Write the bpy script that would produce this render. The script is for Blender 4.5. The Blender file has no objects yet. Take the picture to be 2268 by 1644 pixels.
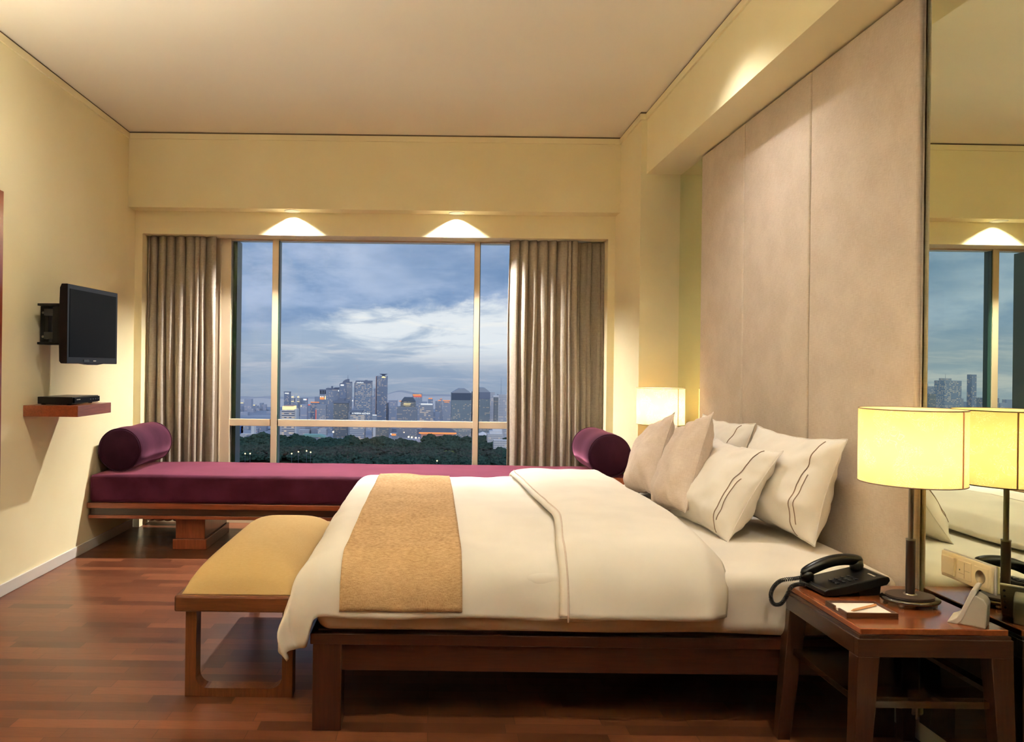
import bpy, math, random
from mathutils import Vector, Matrix, Euler, noise
random.seed(7)
S = bpy.context.scene
C = S.collection
# ---------------------------------------------------------------- camera
F, PX, PY, ROLL, EYE = 1700.0, 957.0, 815.0, 0.0122, 1.26
cam = bpy.data.cameras.new('camera'); co = bpy.data.objects.new('camera', cam); C.objects.link(co)
cam.sensor_fit = 'HORIZONTAL'; cam.sensor_width = 36.0; cam.lens = F / 2268 * 36
cam.shift_x = (1134 - PX) / 2268; cam.shift_y = -(822 - PY) / 2268
cam.clip_start = 0.05; cam.clip_end = 12000
co.matrix_world = Matrix.Translation((0, 0, EYE)) @ Matrix.Rotation(math.pi/2, 4, 'X') @ Matrix.Rotation(ROLL, 4, 'Z')
S.camera = co
S.view_settings.view_transform = 'Standard'; S.view_settings.look = 'None'
S.view_settings.exposure = 0.0; S.view_settings.gamma = 1.0; S.view_settings.use_curve_mapping = False
S.cycles.use_denoising = True; S.cycles.max_bounces = 10; S.cycles.diffuse_bounces = 6
S.cycles.glossy_bounces = 5; S.cycles.transparent_max_bounces = 12; S.cycles.sample_clamp_indirect = 40.0
S.cycles.caustics_reflective = False; S.cycles.caustics_refractive = False

def at(px, py, Y):
    dx, dy = px - PX, py - PY
    return Vector(((dx + ROLL*dy) * Y / F, Y, EYE - (dy - ROLL*dx) * Y / F))
def lin(h):
    h = h.lstrip('#'); o = []
    for i in (0, 2, 4):
        c = int(h[i:i+2], 16) / 255
        o.append(c/12.92 if c <= .04045 else ((c+.055)/1.055)**2.4)
    return (o[0], o[1], o[2], 1.0)

# ---------------------------------------------------------------- sky
class NT:
    def __init__(s, tree): s.t = tree
    def n(s, kind, **kw):
        x = s.t.nodes.new(kind)
        for k, v in kw.items():
            if k == 'i':
                for kk, vv in v.items():
                    if hasattr(vv, 'links'): s.t.links.new(vv, x.inputs[kk])
                    else: x.inputs[kk].default_value = vv
            else: setattr(x, k, v)
        return x
    def m(s, op, a, b=0.0, c=0.0, clamp=False):
        x = s.t.nodes.new('ShaderNodeMath'); x.operation = op; x.use_clamp = clamp
        for k, v in enumerate((a, b, c)):
            if hasattr(v, 'links'): s.t.links.new(v, x.inputs[k])
            else: x.inputs[k].default_value = v
        return x.outputs[0]
    def ss(s, v, a, b):
        x = s.n('ShaderNodeMapRange', interpolation_type='SMOOTHSTEP')
        s.t.links.new(v, x.inputs[0])
        for k, q in ((1, a), (2, b)):
            if hasattr(q, 'links'): s.t.links.new(q, x.inputs[k])
            else: x.inputs[k].default_value = q
        return x.outputs[0]
    def mix(s, f, a, b, mode='MIX'):
        x = s.n('ShaderNodeMix', data_type='RGBA', blend_type=mode)
        for k, v in ((0, f), (6, a), (7, b)):
            if hasattr(v, 'links'): s.t.links.new(v, x.inputs[k])
            else: x.inputs[k].default_value = v
        return x.outputs[2]
    def link(s, a, b): s.t.links.new(a, b)

W = bpy.data.worlds.new('dusk_sky'); S.world = W; W.use_nodes = True
W.node_tree.nodes.clear(); w = NT(W.node_tree)
tc = w.n('ShaderNodeTexCoord'); sp = w.n('ShaderNodeSeparateXYZ', i={0: tc.outputs['Generated']})
az = w.m('ARCTAN2', sp.outputs[0], sp.outputs[1]); el = sp.outputs[2]
def wn(sx, sy, off, detail=6, rough=.6, dist=0.0):
    v = w.n('ShaderNodeCombineXYZ', i={0: w.m('MULTIPLY', az, sx), 1: w.m('MULTIPLY', el, sy), 2: off})
    return w.n('ShaderNodeTexNoise', i={'Vector': v.outputs[0], 'Scale': 1.0, 'Detail': detail, 'Roughness': rough, 'Distortion': dist}).outputs[0]
n1 = wn(5, 14, 1.3); n2 = wn(9, 70, 4.0, 8, .62, .8); n3 = wn(14, 30, 8.2, 8, .6, .5); n4 = wn(3.2, 9, 12.7, 4)
top = w.mix(w.ss(n1, .38, .62), lin('#7590b8'), lin('#9fb0d0'))
top = w.mix(w.m('MULTIPLY', w.ss(n3, .45, .75), .45), top, lin('#b4bfd6'))
top = w.mix(w.m('MULTIPLY', w.ss(n4, .46, .66), .6), top, lin('#6684ac'))
lim = w.m('ADD', w.m('ADD', .078, w.m('MULTIPLY', az, .12)), w.m('MULTIPLY', w.m('SUBTRACT', n3, .5), .07))
side = w.ss(az, -.34, -.1)
side2 = w.ss(w.m('MULTIPLY', az, -1.0), .5, .62)
band = w.m('MULTIPLY', w.ss(el, w.m('ADD', lim, .012), w.m('SUBTRACT', lim, .010)), w.m('ADD', .18, w.m('MULTIPLY', .82, w.m('MAXIMUM', side, side2))))
band = w.m('MULTIPLY', band, w.ss(el, -.012, .034))
n5 = wn(7, 26, 21.0, 6, .62, .6); n6 = wn(6, 60, 33.0, 7, .66, .5)
n5b = w.m('ADD', n5, w.m('ADD', .06, w.m('MULTIPLY', az, .7)))
bright = w.mix(w.ss(n5b, .36, .62), lin('#a9b8cc'), lin('#dcdfe6'))
bright = w.mix(w.m('MULTIPLY', w.ss(n6, .54, .66), .5), bright, lin('#efeae6'))
bright = w.mix(w.m('MULTIPLY', w.ss(n2, .56, .70), .45), bright, lin('#94a7c2'))
low = w.mix(w.ss(n6, .42, .66), lin('#8c9cb6'), lin('#b2b5c4'))
low = w.mix(w.m('MULTIPLY', w.ss(n5, .42, .6), .5), low, lin('#a0aabd'))
upper = w.ss(el, .012, .07)
skyc = w.mix(upper, low, top)
skyc = w.mix(w.m('MULTIPLY', band, w.m('ADD', .55, w.m('MULTIPLY', .45, w.ss(n5b, .35, .6)))), skyc, bright)
skyc = w.mix(w.ss(el, -.012, -.055), skyc, lin('#8693aa'))
# unseen sky behind the hotel, given added warm glow to brighten the facades
behind = w.m('ADD', 1.2, w.m('MULTIPLY', w.ss(w.m('MULTIPLY', sp.outputs[1], -1.0), 0.0, .5), 1.3))
skyc = w.mix(w.m('MULTIPLY', w.ss(w.m('MULTIPLY', sp.outputs[1], -1.0), -.1, .4), .55), skyc, lin('#c4b6ac'))
bg = w.n('ShaderNodeBackground', i={0: skyc, 1: behind})
wo = w.n('ShaderNodeOutputWorld', i={0: bg.outputs[0]})

# ---------------------------------------------------------------- lights (the room's downlights plus added fill lamps)
def lamp(name, kind, loc, power, col=(1, .87, .68), size=.03, spot=None, blend=.6, rot=None):
    d = bpy.data.lights.new(name, kind); d.energy = power; d.color = col; d.shadow_soft_size = size
    if kind == 'SPOT': d.spot_size = math.radians(spot); d.spot_blend = blend
    o = bpy.data.objects.new(name, d); C.objects.link(o); o.location = loc
    if rot: o.rotation_euler = rot
    return o
WARM = (1, .945, .86)
# ceiling downlights (the nearest one washes the soffit face and the headboard)
lamp('downlight_bed', 'SPOT', (1.03, 3.60, 3.0), 88, (1, .955, .89), .04, 122, .9)
lamp('added_wall_fill', 'SPOT', (-1.15, 3.1, 3.0), 95, WARM, .06, 115, 1.0, (math.radians(12), math.radians(42), 0))  # added lamp aimed at the left wall to brighten it
lamp('downlight_bed', 'SPOT', (1.03, 1.3, 3.0), 50, WARM, .03, 118, .55)
# added uplights out of view, put in to brighten the ceiling
for x, y, z, e in ((-1.95, 2.3, 1.5, 190), (-1.2, .6, 1.9, 450), (.9, .3, 1.9, 430)):
    lamp('added_uplight', 'SPOT', (x, y, z), e, WARM, .12, 165, 1.0, (math.pi, 0, 0))
HEAD_Z = 2.448
DL = [(-1.085, 5.880), (.175, 5.880)]
for x, y in DL:
    lamp('downlight_window', 'SPOT', (x, y, HEAD_Z - .012), 470, (1, .94, .87), .022, 124, .8)

# ---------------------------------------------------------------- materials
def mat(name, base='#808080', rough=.6, metal=0.0, spec=.5, **kw):
    m = bpy.data.materials.new(name); m.use_nodes = True
    b = m.node_tree.nodes['Principled BSDF']
    b.inputs['Base Color'].default_value = lin(base) if isinstance(base, str) else base
    b.inputs['Roughness'].default_value = rough; b.inputs['Metallic'].default_value = metal
    b.inputs['Specular IOR Level'].default_value = spec
    for k, v in kw.items(): b.inputs[k].default_value = v
    m['b'] = 1
    return m
def bsdf(m): return m.node_tree.nodes['Principled BSDF']
def coords(t, scale=(1, 1, 1)):
    tc = t.n('ShaderNodeTexCoord'); mp = t.n('ShaderNodeMapping', i={0: tc.outputs['Object'], 'Scale': scale})
    return mp.outputs[0]
def vary(m, a, b, scale=(1, 1, 1), ns=5, detail=5, lo=.35, hi=.65, bump=0.0, bs=None, rough=None):
    t = NT(m.node_tree); v = coords(t, scale)
    nz = t.n('ShaderNodeTexNoise', i={'Vector': v, 'Scale': ns, 'Detail': detail})
    f = t.ss(nz.outputs[0], lo, hi)
    t.link(t.mix(f, lin(a), lin(b)), bsdf(m).inputs['Base Color'])
    if bump:
        src = nz.outputs[0]
        if bs: src = t.n('ShaderNodeTexNoise', i={'Vector': v, 'Scale': bs, 'Detail': 3}).outputs[0]
        bp = t.n('ShaderNodeBump', i={'Strength': bump, 'Distance': .01, 'Height': src})
        t.link(bp.outputs[0], bsdf(m).inputs['Normal'])
    return m
def weave(m, a, b, sc=900, amt=.5, big=3, bump=.15, stretch=(1, 1, 1)):
    """woven cloth: two crossed fine stretched noises plus a slow tonal drift"""
    t = NT(m.node_tree)
    v1 = coords(t, (stretch[0]*.08, stretch[1]*.08, stretch[2])); v2 = coords(t, (stretch[0], stretch[1], stretch[2]*.08)); v3 = coords(t)
    a1 = t.n('ShaderNodeTexNoise', i={'Vector': v1, 'Scale': sc, 'Detail': 2}).outputs[0]
    a2 = t.n('ShaderNodeTexNoise', i={'Vector': v2, 'Scale': sc, 'Detail': 2}).outputs[0]
    a3 = t.n('ShaderNodeTexNoise', i={'Vector': v3, 'Scale': big, 'Detail': 4}).outputs[0]
    s = t.m('MULTIPLY', t.m('ADD', a1, a2), .5)
    f = t.m('ADD', t.m('MULTIPLY', t.ss(s, .35, .65), amt), t.m('MULTIPLY', t.ss(a3, .35, .65), 1-amt))
    t.link(t.mix(f, lin(a), lin(b)), bsdf(m).inputs['Base Color'])
    bp = t.n('ShaderNodeBump', i={'Strength': bump, 'Distance': .002, 'Height': s})
    t.link(bp.outputs[0], bsdf(m).inputs['Normal'])
    return m
M = {}
M['wall'] = vary(mat('cream_wall_paint', rough=.75, spec=.2), '#e7dcb2', '#ebe2bc', ns=1.2, bump=.03, bs=90)
M['ceil'] = vary(mat('ceiling_paint', rough=.8, spec=.15), '#e6dec8', '#eae3ce', ns=.7, bump=.02, bs=60)
M['white'] = mat('white_gloss_paint', '#d8d6cf', .35)
M['skirt'] = mat('grey_white_skirting', '#c9c5bd', .4)
M['mirror'] = mat('mirror_silver', (.84, .90, .70, 1), .0, 1.0)
M['mirror'].node_tree.nodes['Principled BSDF'].inputs['Roughness'].default_value = 0.0
M['mirror_edge'] = mat('mirror_edge_glass', '#6d7a52', .2)
def wood(name, a, b, axis=0, rough=.3, coat=.3, gs=14):
    m = mat(name, rough=rough); st = [1, 1, 1]; 
    for k in range(3): st[k] = .6 if k == axis else 9
    t = NT(m.node_tree); v = coords(t, st)
    n = t.n('ShaderNodeTexNoise', i={'Vector': v, 'Scale': gs, 'Detail': 6, 'Roughness': .6, 'Distortion': .6}).outputs[0]
    g = t.n('ShaderNodeTexNoise', i={'Vector': v, 'Scale': gs*.22, 'Detail': 3}).outputs[0]
    f = t.m('ADD', t.m('MULTIPLY', t.ss(n, .3, .7), .6), t.m('MULTIPLY', t.ss(g, .3, .7), .4))
    t.link(t.mix(f, lin(a), lin(b)), bsdf(m).inputs['Base Color'])
    bsdf(m).inputs['Coat Weight'].default_value = coat; bsdf(m).inputs['Coat Roughness'].default_value = .15
    bp = t.n('ShaderNodeBump', i={'Strength': .05, 'Distance': .002, 'Height': n}); t.link(bp.outputs[0], bsdf(m).inputs['Normal'])
    return m
for ax, nm in enumerate('xyz'):
    M['dark_'+nm] = wood('dark_bed_wood_'+nm, '#28110a', '#401e10', ax)
    M['red_'+nm] = wood('red_brown_wood_'+nm, '#6b3019', '#8f4a2c', ax)
    M['tab_'+nm] = wood('shaded_nightstand_wood_'+nm, '#2a140b', '#3f2214', ax, .3, .3)  # darker than the top wood, shade of the fronts put into the colour
    M['bench_'+nm] = wood('bench_wood_'+nm, '#4a2612', '#6b3c20', ax)
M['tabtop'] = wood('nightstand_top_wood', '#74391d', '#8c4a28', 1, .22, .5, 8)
M['tray'] = wood('tray_wood', '#3f1f10', '#5c3019', 0, .35)
# parquet
def parquet():
    m = mat('merbau_parquet', rough=.3, spec=.5); t = NT(m.node_tree); v = coords(t)
    br = t.n('ShaderNodeTexBrick', i={'Vector': v, 'Color1': lin('#4a2818'), 'Color2': lin('#7c4a30'), 'Mortar': lin('#3a1c0f'),
        'Scale': 1.0, 'Mortar Size': .0012, 'Mortar Smooth': .3, 'Bias': 0.0, 'Brick Width': .43, 'Row Height': .068})
    br.offset = .37; br.offset_frequency = 3; br.squash = .72; br.squash_frequency = 2
    g = t.n('ShaderNodeTexNoise', i={'Vector': coords(t, (1.5, 26, 1)), 'Scale': 7, 'Detail': 6, 'Roughness': .65}).outputs[0]
    c = t.mix(t.ss(g, .3, .72), br.outputs[0], lin('#472213'))
    c = t.mix(.62, c, br.outputs[0])
    t.link(c, bsdf(m).inputs['Base Color'])
    t.link(t.m('ADD', .24, t.m('MULTIPLY', g, .14)), bsdf(m).inputs['Roughness'])
    bp = t.n('ShaderNodeBump', i={'Strength': .08, 'Distance': .001, 'Height': t.m('SUBTRACT', g, br.outputs[1])}); t.link(bp.outputs[0], bsdf(m).inputs['Normal'])
    return m
M['floor'] = parquet()
M['headboard'] = weave(mat('greige_linen', rough=.9, spec=.15), '#b6a795', '#cabcab', 420, .6, 6, .25)
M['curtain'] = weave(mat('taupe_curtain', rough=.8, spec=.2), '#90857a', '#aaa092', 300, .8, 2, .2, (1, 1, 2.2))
M['curtain_b'] = weave(mat('taupe_curtain_darker', rough=.8, spec=.2), '#80776a', '#978d7f', 300, .8, 2, .2, (1, 1, 2.2))  # slightly darker taupe for the bunched corner curtain
M['sheet'] = vary(mat('white_cotton', rough=.8, spec=.2), '#d6cfc3', '#ddd6ca', ns=3, bump=.12, bs=8)
M['pillow'] = vary(mat('white_pillowcase', rough=.8, spec=.2), '#dad3c8', '#e1dbd1', ns=4, bump=.25, bs=14)
M['beige'] = weave(mat('pale_linen', rough=.9, spec=.1), '#c2b1a2', '#d3c4b7', 420, .6, 8, .3)
M['piping'] = mat('brown_piping', '#8a7260', .8)
M['runner'] = weave(mat('tan_woven_runner', rough=.9, spec=.1), '#94744f', '#c2a27a', 800, .85, 7, .35)
M['bench_fab'] = weave(mat('ochre_upholstery', rough=.85, spec=.15), '#aa8d5c', '#b39767', 700, .7, 3, .12)
def velvet(name, a, b):
    m = vary(mat(name, rough=.85, spec=.1), a, b, (1, 1, 1), 7, 6, .3, .7, .08)
    p = bsdf(m); p.inputs['Sheen Weight'].default_value = 1.0; p.inputs['Sheen Roughness'].default_value = .33
    p.inputs['Sheen Tint'].default_value = lin('#ff9cc4')
    return m
M['velvet'] = velvet('plum_velvet', '#3c1424', '#4c1e32')
M['velvet_d'] = velvet('plum_velvet_bolster', '#2c1220', '#38192a')
bsdf(M['velvet_d']).inputs['Sheen Weight'].default_value = .35
M['black'] = mat('black_plastic', '#0b0b0b', .3, 0, .3)
M['blackm'] = mat('black_matt_metal', '#090909', .5, 0, .2)
M['screen'] = mat('screen_glass', '#0a0b0b', .3, 0, .05)
M['key'] = mat('dark_grey_keys', '#26262a', .35)
M['chrome'] = mat('brushed_nickel', '#8d8880', .28, 1.0)
M['chromed'] = mat('polished_dark_metal', '#5a5650', .18, 1.0)
M['sleeve'] = mat('dark_brown_lacquer', '#23110b', .3)
M['leather'] = mat('dark_brown_leather', '#2c1a12', .5)
M['paper'] = mat('notepad_paper', '#efe9df', .8)
M['pencil'] = mat('bare_pencil_wood', '#d39b6a', .6)
M['switch'] = mat('cream_switch_plastic', '#dccfa6', .35)
M['switch_d'] = mat('socket_recess', '#9d9070', .5)
M['green'] = mat('green_dot', '#2f5a2c', .5)
M['grey'] = mat('warm_grey_plastic', '#a49c8d', .45)
M['grey_l'] = mat('silver_grey_plastic', '#c9c6bd', .35)
M['alu'] = mat('champagne_aluminium', '#cdbba0', .35, .35)
M['fin'] = mat('dark_green_frame', '#24423a', .4)
M['doorwood'] = wood('door_frame_wood', '#7a3420', '#95452b', 2)
def emis(name, col, st):
    m = bpy.data.materials.new(name); m.use_nodes = True; t = NT(m.node_tree)
    for n in list(m.node_tree.nodes): m.node_tree.nodes.remove(n)
    e = t.n('ShaderNodeEmission', i={0: lin(col), 1: st}); t.n('ShaderNodeOutputMaterial', i={0: e.outputs[0]}); return m
M['bulb'] = emis('lit_bulb', '#fff0d0', 18)
M['dlglow'] = emis('downlight_glow', '#fff2dc', 8)
def glassm():
    m = bpy.data.materials.new('window_glass'); m.use_nodes = True; t = NT(m.node_tree)
    for n in list(m.node_tree.nodes): m.node_tree.nodes.remove(n)
    tr = t.n('ShaderNodeBsdfTransparent', i={0: (.96, .98, .97, 1)}); gl = t.n('ShaderNodeBsdfGlossy', i={'Roughness': .0, 'Color': (1, 1, 1, 1)})
    lw = t.n('ShaderNodeFresnel', i={'IOR': 1.25})
    mx = t.n('ShaderNodeMixShader', i={0: lw.outputs[0], 1: tr.outputs[0], 2: gl.outputs[0]}); t.n('ShaderNodeOutputMaterial', i={0: mx.outputs[0]}); return m
M['glass'] = glassm()
def shadem():
    """lamp shade cloth with a damask scroll pattern woven in"""
    m = bpy.data.materials.new('damask_lampshade'); m.use_nodes = True; t = NT(m.node_tree)
    for n in list(m.node_tree.nodes): m.node_tree.nodes.remove(n)
    tc = t.n('ShaderNodeTexCoord'); s = t.n('ShaderNodeSeparateXYZ', i={0: tc.outputs['Object']})
    ang = t.m('ARCTAN2', s.outputs[0], s.outputs[1])
    v = t.n('ShaderNodeCombineXYZ', i={0: t.m('MULTIPLY', ang, 2.4), 1: t.m('MULTIPLY', s.outputs[2], 16), 2: 0.0}).outputs[0]
    n = t.n('ShaderNodeTexNoise', i={'Vector': v, 'Scale': 1.5, 'Detail': 1, 'Distortion': 2.6}).outputs[0]
    r = t.m('ABSOLUTE', t.m('SUBTRACT', t.m('FRACT', t.m('MULTIPLY', n, 7)), .5))
    gate = t.ss(t.n('ShaderNodeTexNoise', i={'Vector': v, 'Scale': 1.1, 'Detail': 0}).outputs[0], .44, .54)
    line = t.m('MULTIPLY', t.ss(r, .16, .05), gate)
    c = t.mix(line, lin('#efdcae'), lin('#fdf0d2'))
    d = t.n('ShaderNodeBsdfDiffuse', i={0: t.mix(line, lin('#e2c98a'), lin('#ecdcae'))}); tl = t.n('ShaderNodeBsdfTranslucent', i={0: c})
    mx = t.n('ShaderNodeMixShader', i={0: .5, 1: d.outputs[0], 2: tl.outputs[0]}); t.n('ShaderNodeOutputMaterial', i={0: mx.outputs[0]}); return m
M['shade'] = shadem()

# ---------------------------------------------------------------- mesh tools
class MB:
    def __init__(s): s.v = []; s.f = []
    def add(s, vs, fs):
        o = len(s.v); s.v += [tuple(p) for p in vs]; s.f += [tuple(i+o for i in f) for f in fs]; return s
    def box(s, x0, x1, y0, y1, z0, z1, mtx=None):
        vs = [Vector(p) for p in ((x0,y0,z0),(x1,y0,z0),(x1,y1,z0),(x0,y1,z0),(x0,y0,z1),(x1,y0,z1),(x1,y1,z1),(x0,y1,z1))]
        if mtx: vs = [mtx @ p for p in vs]
        return s.add(vs, [(0,3,2,1),(4,5,6,7),(0,1,5,4),(1,2,6,5),(2,3,7,6),(3,0,4,7)])
    def prism(s, pts, lo, hi, axis='y'):
        """extrude a 2D outline along an axis; outline plane is the other two axes in xyz order"""
        n = len(pts); vs = []
        for h in (lo, hi):
            for a, b in pts:
                vs.append({'x': (h, a, b), 'y': (a, h, b), 'z': (a, b, h)}[axis])
        fs = [tuple(range(n)), tuple(range(2*n-1, n-1, -1))]
        for i in range(n): j = (i+1) % n; fs.append((i, i+n, j+n, j))
        return s.add(vs, fs)
    def lathe(s, prof, n=40, c=(0, 0, 0), ax='z', sy=1.0):
        vs = []; fs = []; k = len(prof)
        for i in range(n):
            a = 2*math.pi*i/n
            for r, h in prof:
                p = (r*math.cos(a), r*math.sin(a)*sy, h)
                if ax == 'y': p = (p[0], h, p[1])
                if ax == 'x': p = (h, p[0], p[1])
                vs.append((p[0]+c[0], p[1]+c[1], p[2]+c[2]))
        for i in range(n):
            j = (i+1) % n
            for q in range(k-1): fs.append((i*k+q, j*k+q, j*k+q+1, i*k+q+1))
        o = len(vs)
        for e, rev in ((0, 1), (k-1, 0)):
            if prof[e][0] > 1e-6:
                f = [i*k+e for i in range(n)]; fs.append(tuple(f[::-1] if rev else f))
        return s.add(vs, fs)
    def tube(s, pts, r, n=8, caps=True):
        vs = []; fs = []; pts = [Vector(p) for p in pts]; up = Vector((0, 0, 1)); last = None
        for i, p in enumerate(pts):
            d = (pts[min(i+1, len(pts)-1)] - pts[max(i-1, 0)]).normalized()
            if last is None:
                a = d.cross(up if abs(d.z) < .9 else Vector((1, 0, 0))).normalized()
            else: a = (last - d*last.dot(d)).normalized()
            last = a; b = d.cross(a); rr = r[i] if isinstance(r, (list, tuple)) else r
            for k in range(n):
                t = 2*math.pi*k/n; vs.append(p + a*math.cos(t)*rr + b*math.sin(t)*rr)
        for i in range(len(pts)-1):
            for k in range(n):
                m = (k+1) % n; fs.append((i*n+k, i*n+m, (i+1)*n+m, (i+1)*n+k))
        if caps: fs.append(tuple(range(n-1, -1, -1))); fs.append(tuple((len(pts)-1)*n+k for k in range(n)))
        return s.add(vs, fs)
    def grid(s, fn, nu, nv):
        vs = [fn(i/nu, j/nv) for i in range(nu+1) for j in range(nv+1)]
        fs = [(i*(nv+1)+j, (i+1)*(nv+1)+j, (i+1)*(nv+1)+j+1, i*(nv+1)+j+1) for i in range(nu) for j in range(nv)]
        return s.add(vs, fs)
    def build(s, name, m, parent=None, smooth=False, bevel=0, loc=None, fix=False):
        me = bpy.data.meshes.new(name); me.from_pydata(s.v, [], s.f); me.validate()
        me.materials.append(m)
        if fix or True:
            import bmesh
            bm = bmesh.new(); bm.from_mesh(me); bmesh.ops.recalc_face_normals(bm, faces=bm.faces); bm.to_mesh(me); bm.free()
        if smooth:
            for p in me.polygons: p.use_smooth = True
        o = bpy.data.objects.new(name, me); C.objects.link(o)
        if bevel:
            b = o.modifiers.new('bevel', 'BEVEL'); b.width = bevel; b.segments = 2; b.limit_method = 'ANGLE'
            if smooth: pass
        if loc: o.location = loc
        if parent: o.parent = parent
        return o
def sharp(o, deg=40):
    me = o.data
    try: me.set_sharp_from_angle(angle=math.radians(deg))
    except Exception: pass
    return o
def tag(o, label=None, cat=None, group=None, kind=None):
    if label: o['label'] = label
    if cat: o['category'] = cat
    if group: o['group'] = group
    if kind: o['kind'] = kind
    return o
def thing(name, label, cat, loc=(0, 0, 0), rz=0, group=None):
    o = bpy.data.objects.new(name, None); C.objects.link(o); o.location = loc; o.rotation_euler = (0, 0, rz); o.empty_display_size = .1
    return tag(o, label, cat, group)
def struct(o, label=None):
    o['kind'] = 'structure'
    if label: o['label'] = label
    return o
def copy_tree(o, parent=None, loc=None, rz=None):
    c = o.copy(); C.objects.link(c)
    if parent: c.parent = parent
    if loc is not None: c.location = loc
    if rz is not None: c.rotation_euler = (0, 0, rz)
    for ch in [x for x in bpy.data.objects if x.parent == o]: copy_tree(ch, c)
    return c
def rbox(mb, x0, x1, y0, y1, z0, z1, r, n=14, crown=0.0, disp=0.0, seed=0.0, fsc=2.5):
    """rounded soft box with crowned top"""
    def ticks(a, b):
        e = [r*(1-math.cos(k/6*math.pi/2)) for k in range(7)]
        mid = [a+r + (b-a-2*r)*k/n for k in range(1, n)]
        return [a+q for q in e] + mid + [b-q for q in reversed(e)]
    X, Y, Z = ticks(x0, x1), ticks(y0, y1), ticks(z0, z1)
    cx, cy = (x0+x1)/2, (y0+y1)/2; hx, hy = (x1-x0)/2, (y1-y0)/2
    def mp(p):
        c = Vector((min(max(p[0], x0+r), x1-r), min(max(p[1], y0+r), y1-r), min(max(p[2], z0+r), z1-r)))
        d = Vector(p) - c
        q = c + d.normalized()*r if d.length > 1e-9 else Vector(p)
        if crown:
            q.z += crown * max(0, 1-((q.x-cx)/hx)**2) ** .6 * max(0, 1-((q.y-cy)/hy)**2) ** .6 * max(0, (q.z-z0)/(z1-z0))
        if disp:
            dn = d.normalized() if d.length > 1e-9 else Vector((0, 0, 1))
            q += dn * disp * noise.noise(Vector((q.x*fsc+seed, q.y*fsc, q.z*fsc)))
        return q
    for (A, B, f) in ((X, Y, lambda a, b: (a, b, z1)), (X, Y, lambda a, b: (a, b, z0)), (X, Z, lambda a, b: (a, y0, b)),
                      (X, Z, lambda a, b: (a, y1, b)), (Y, Z, lambda a, b: (x0, a, b)), (Y, Z, lambda a, b: (x1, a, b))):
        vs = [mp(f(a, b)) for a in A for b in B]; nb = len(B)
        mb.add(vs, [(i*nb+j, (i+1)*nb+j, (i+1)*nb+j+1, i*nb+j+1) for i in range(len(A)-1) for j in range(nb-1)])
    return mb
def weld(o, d=1e-5):
    import bmesh
    bm = bmesh.new(); bm.from_mesh(o.data); bmesh.ops.remove_doubles(bm, verts=bm.verts, dist=d)
    bmesh.ops.recalc_face_normals(bm, faces=bm.faces); bm.to_mesh(o.data); bm.free(); return o

# ---------------------------------------------------------------- room shell
XL, XR, XM, XH, XS = -2.31, 1.405, 1.672, 1.648, 1.443
YB, YH, YW, YP = -1.2, 5.796, 5.938, 5.22
ZC, ZS = 3.015, 2.596
ZO = 2.272   # window opening head
YG = 6.15
struct(MB().box(XL-.2, 2.0, YB-.2, 6.30, -.12, 0).build('floor', M['floor']))
struct(MB().box(XL-.2, 2.0, YB-.2, 6.30, ZC, ZC+.15).build('ceiling', M['ceil']))
struct(MB().box(XL-.2, XL, YB-.2, 6.30, 0, ZC).build('wall_left', M['wall']))
struct(MB().box(XL, 2.0, YB-.2, YB, 0, ZC).build('wall_back', M['dark_z']))  # unseen wall, coloured dark to cut bounce light onto the furniture fronts
# wall behind headboard / mirrors, with the deep column towards the window
struct(MB().box(XM+.03, 2.0, YB, YP, 0, ZC).build('wall_right', M['wall']))
struct(MB().box(XR, 2.0, YP, 6.30, 0, ZC).build('pillar', M['wall']))
struct(MB().box(XS, XM+.03, YB, YP, ZS, ZC).build('soffit_right', M['wall']))
# window wall: header box, recessed lintel, jambs, low sill wall
fw = MB(); fw.box(XL, XR, YH, YW, HEAD_Z, ZC); fw.box(XL, XR, YW, 6.30, ZO, ZC)
fw.box(XL, -2.252, YW, 6.30, 0, ZO); fw.box(1.350, XR, YW, 6.30, 0, ZO); fw.box(-2.252, 1.350, YG, 6.30, 0, .42)
struct(fw.build('wall_front', M['wall']))
# window
wn_ = MB()
GB, GT = .42, 2.272
wn_.box(-2.252, -1.70, 6.12, 6.20, GB, GT); wn_.box(-1.70, -1.615, 6.13, 6.22, GB, GT)
wn_.box(-1.700, -1.690, 6.115, 6.13, GB, GT)
for a, b in ((-1.285, -1.236), (.330, .372), (1.20, 1.35)): wn_.box(a, b, 6.13, 6.21, GB, GT)
wn_.box(-2.25, 1.35, 6.14, 6.20, .778, .832); wn_.box(-2.25, 1.35, 6.13, 6.20, GB-.04, GB+.02); wn_.box(-2.25, 1.35, 6.14, 6.20, GT-.012, GT)
wf = struct(wn_.build('window_1', M['alu'], bevel=.002), 'champagne aluminium window frame looking over the city')
fn_ = MB()
fn_.box(-1.615, -1.585, 6.21, 6.36, GB, GT); fn_.box(-1.236, -1.228, 6.14, 6.22, GB, GT); fn_.box(.372, .378, 6.14, 6.22, GB, GT)
fn_.build('frame_fin', M['fin'], wf)
MB().box(-1.70, 1.32, 6.170, 6.178, GB, GT).build('window_pane', M['glass'], wf)
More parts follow.
